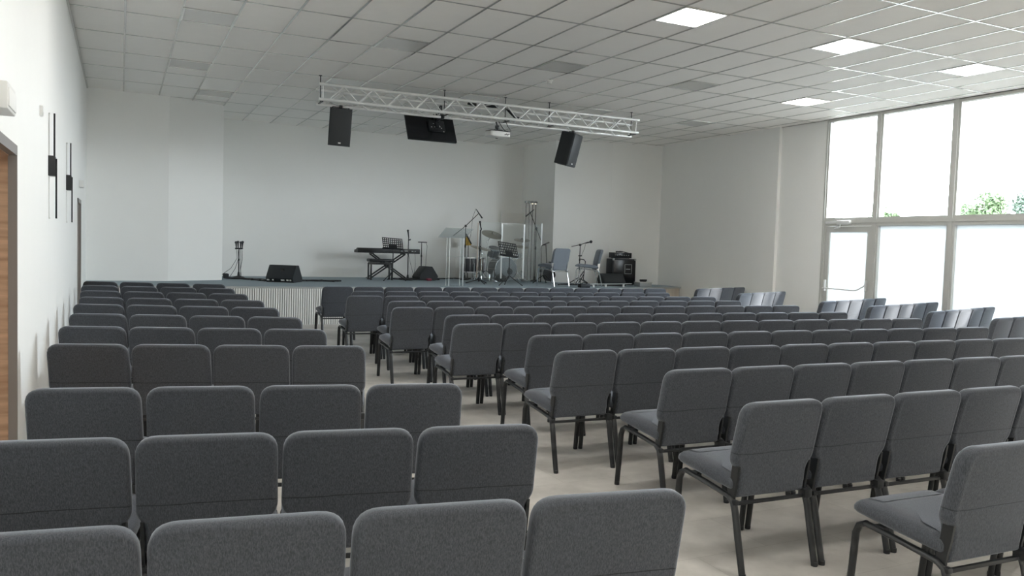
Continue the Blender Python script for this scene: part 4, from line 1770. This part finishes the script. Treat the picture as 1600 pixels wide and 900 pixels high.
m.tube([(-0.12, -0.02, 0.145), (-0.02, 0.0, 0.175), (0.12, 0.02, 0.155), (0.24, 0.0, 0.13), (0.30, 0.0, 0.08), (0.26, 0.05, 0.03)], 0.009, seg=6)
m.build('cable', MAT['black'], ah)
pedal = MB()
pedal.box((0, 0, 0.02), (0.15, 0.09, 0.03), bevel=0.006)
po = pedal.build('foot_pedal', MAT['blackm'])
po.location = (11.42, 16.55, ST + 0.645 + 0.142)
tag(po, 'small black pedal lying on top of the amplifier head', 'pedal')
wedge_monitor((11.10, 16.35, ST), math.radians(172), 'black wedge monitor in front of the bass cabinet', W=0.56, Hh=0.28, Dp=0.40, handle=False)
floor_cable([wander(9.6, 16.3, 10.9, 16.2, amp=0.1), wander(9.9, 16.5, 10.6, 16.4, amp=0.1), wander(10.2, 16.2, 11.2, 16.0, amp=0.08)], 'black cables on the carpet around the stage chairs', r=0.012)

# small things near the right front edge of the stage
b1 = empty('stage_box', (9.68, 15.24, ST))
tag(b1, 'small black box on the stage edge below the sideways chair', 'box')
m = MB()
m.box((0, 0, 0.045), (0.23, 0.16, 0.085), bevel=0.012)
m.build('box_body', MAT['blackm'], b1)
m = MB()
m.tube([(-0.05, 0, 0.09), (-0.03, 0, 0.115), (0.05, 0, 0.115), (0.07, 0, 0.09)], 0.008, seg=6)
m.build('handle', MAT['black'], b1)
b2 = empty('storage_crate', (11.75, 15.98, ST))
tag(b2, 'low grey crate at the right front of the stage', 'crate')
m = MB()
m.box((0, 0, 0.05), (0.34, 0.24, 0.10), bevel=0.008)
m.build('crate_body', MAT['edge'], b2)
m = MB()
m.box((0, 0, 0.097), (0.35, 0.25, 0.016), bevel=0.004)
m.build('crate_rim', MAT['winframe'], b2)
cb = MB()
for k in range(4):
    cb.tube(coil(0, 0, 0.008 * k, 0.07 + 0.015 * (k % 2), 2, sq=0.7), 0.011, seg=6)
cbo = cb.build('cable_coil', MAT['black'])
cbo.location = (11.75, 15.98, ST + 0.116)
tag(cbo, 'black cable coil lying on the grey crate', 'cable')
rl = empty('stage_rail', (10.6, 15.62, ST))
tag(rl, 'low pale metal rail lying along the right front of the stage', 'rail')
m = MB()
m.box((0, 0, 0.07), (1.45, 0.04, 0.022), rot=(0, 0, math.radians(15)), bevel=0.004)
m.build('rail_bar', MAT['edge'], rl)
for t in (-0.55, -0.15, 0.45):
    m = MB()
    m.box((t * math.cos(math.radians(15)), t * math.sin(math.radians(15)), 0.03), (0.035, 0.035, 0.06))
    m.build('rail_foot', MAT['white'], rl)

# ------------------------------------------------------------------ outside
gr = MB()
gr.box2((-150, -150, -0.4), (260, 200, -0.15))
gr.build('ground', MAT['grass'], smooth=False, kind='structure')


def tree(loc, crown_c, radii, label, mat, n=4200, leaf=0.19, seed=1, trunk_r=0.18):
    rnd = random.Random(seed)
    r = empty('tree', loc)
    tag(r, label, 'tree', 'trees outside the windows')
    m = MB()
    top = crown_c
    m.tube([(0, 0, 0), (0.05, 0.02, top * 0.4), (0, 0, top)], [trunk_r, trunk_r * 0.8, trunk_r * 0.4], seg=8)
    for k in range(7):
        a = 2 * PI * k / 7
        m.tube([(0, 0, top * 0.55 + 0.15 * k), (radii[0] * 0.6 * math.cos(a), radii[1] * 0.6 * math.sin(a), top + 0.2 * k - 0.4)], [trunk_r * 0.4, trunk_r * 0.12], seg=6)
    m.build('trunk', MAT['bark'], r)
    m = MB()
    blobs = []
    for k in range(26):
        v = Vector((rnd.gauss(0, 1), rnd.gauss(0, 1), rnd.gauss(0, 1))).normalized() * rnd.uniform(0.35, 0.8)
        blobs.append((Vector((v.x * radii[0], v.y * radii[1], v.z * radii[2] + crown_c)), rnd.uniform(0.28, 0.42)))
    for k in range(n):
        c, br = blobs[rnd.randrange(len(blobs))]
        d = Vector((rnd.gauss(0, 1), rnd.gauss(0, 1), rnd.gauss(0, 1))).normalized()
        p = c + Vector((d.x * radii[0], d.y * radii[1], d.z * radii[2])) * br * rnd.uniform(0.75, 1.0)
        t1 = Vector((rnd.gauss(0, 1), rnd.gauss(0, 1), rnd.gauss(0, 1))).normalized()
        t2 = (t1.cross(d) if t1.cross(d).length > 0.05 else Vector((0, 0, 1))).normalized()
        L_ = leaf * rnd.uniform(0.7, 1.3)
        vs = [m.bm.verts.new(p + q) for q in (t1 * L_, t2 * L_ * 0.55, -t1 * L_, -t2 * L_ * 0.55)]
        m.bm.faces.new(vs)
    m.build('crown', mat, r, smooth=False)
    return r


def out_at(dx, dy, dist):
    n = math.hypot(dx, dy)
    return (0.567 + dx / n * dist, dy / n * dist, -0.15)


tree(out_at(0.960, 0.651, 100), 7.0, (3.2, 3.2, 2.3), 'round green tree seen through the widest upper window', MAT['leaf'], seed=3)
tree(out_at(1.012, 0.628, 120), 8.6, (2.8, 2.8, 3.0), 'bluish green tree at the right edge of the picture', MAT['leaf2'], seed=5)
tree(out_at(0.850, 0.706, 90), 5.35, (1.8, 1.8, 1.6), 'treetop just above the transom of the middle upper window', MAT['leaf'], seed=9, n=1400)
hs = empty('house', out_at(1.03, 0.62, 140))
hs.rotation_euler = (0, 0, 0.4)
tag(hs, 'distant house with a pinkish roof at the right edge of the picture', 'house')
m = MB()
m.box((0, 0, 3.2), (8, 7, 6.4))
m.build('house_wall', MAT['render'], hs, smooth=False)
m = MB()
m.rings([[(x_, -4.0, 6.4), (x_, 4.0, 6.4), (x_, 0, 9.0)] for x_ in (-4.4, 4.4)])
m.build('roof', MAT['roof'], hs, smooth=False)
m = MB()
for x_ in (-2, 1.5):
    m.box((x_, -3.52, 4.5), (1.2, 0.08, 1.4))
m.build('house_window', MAT['screen'], hs, smooth=False)
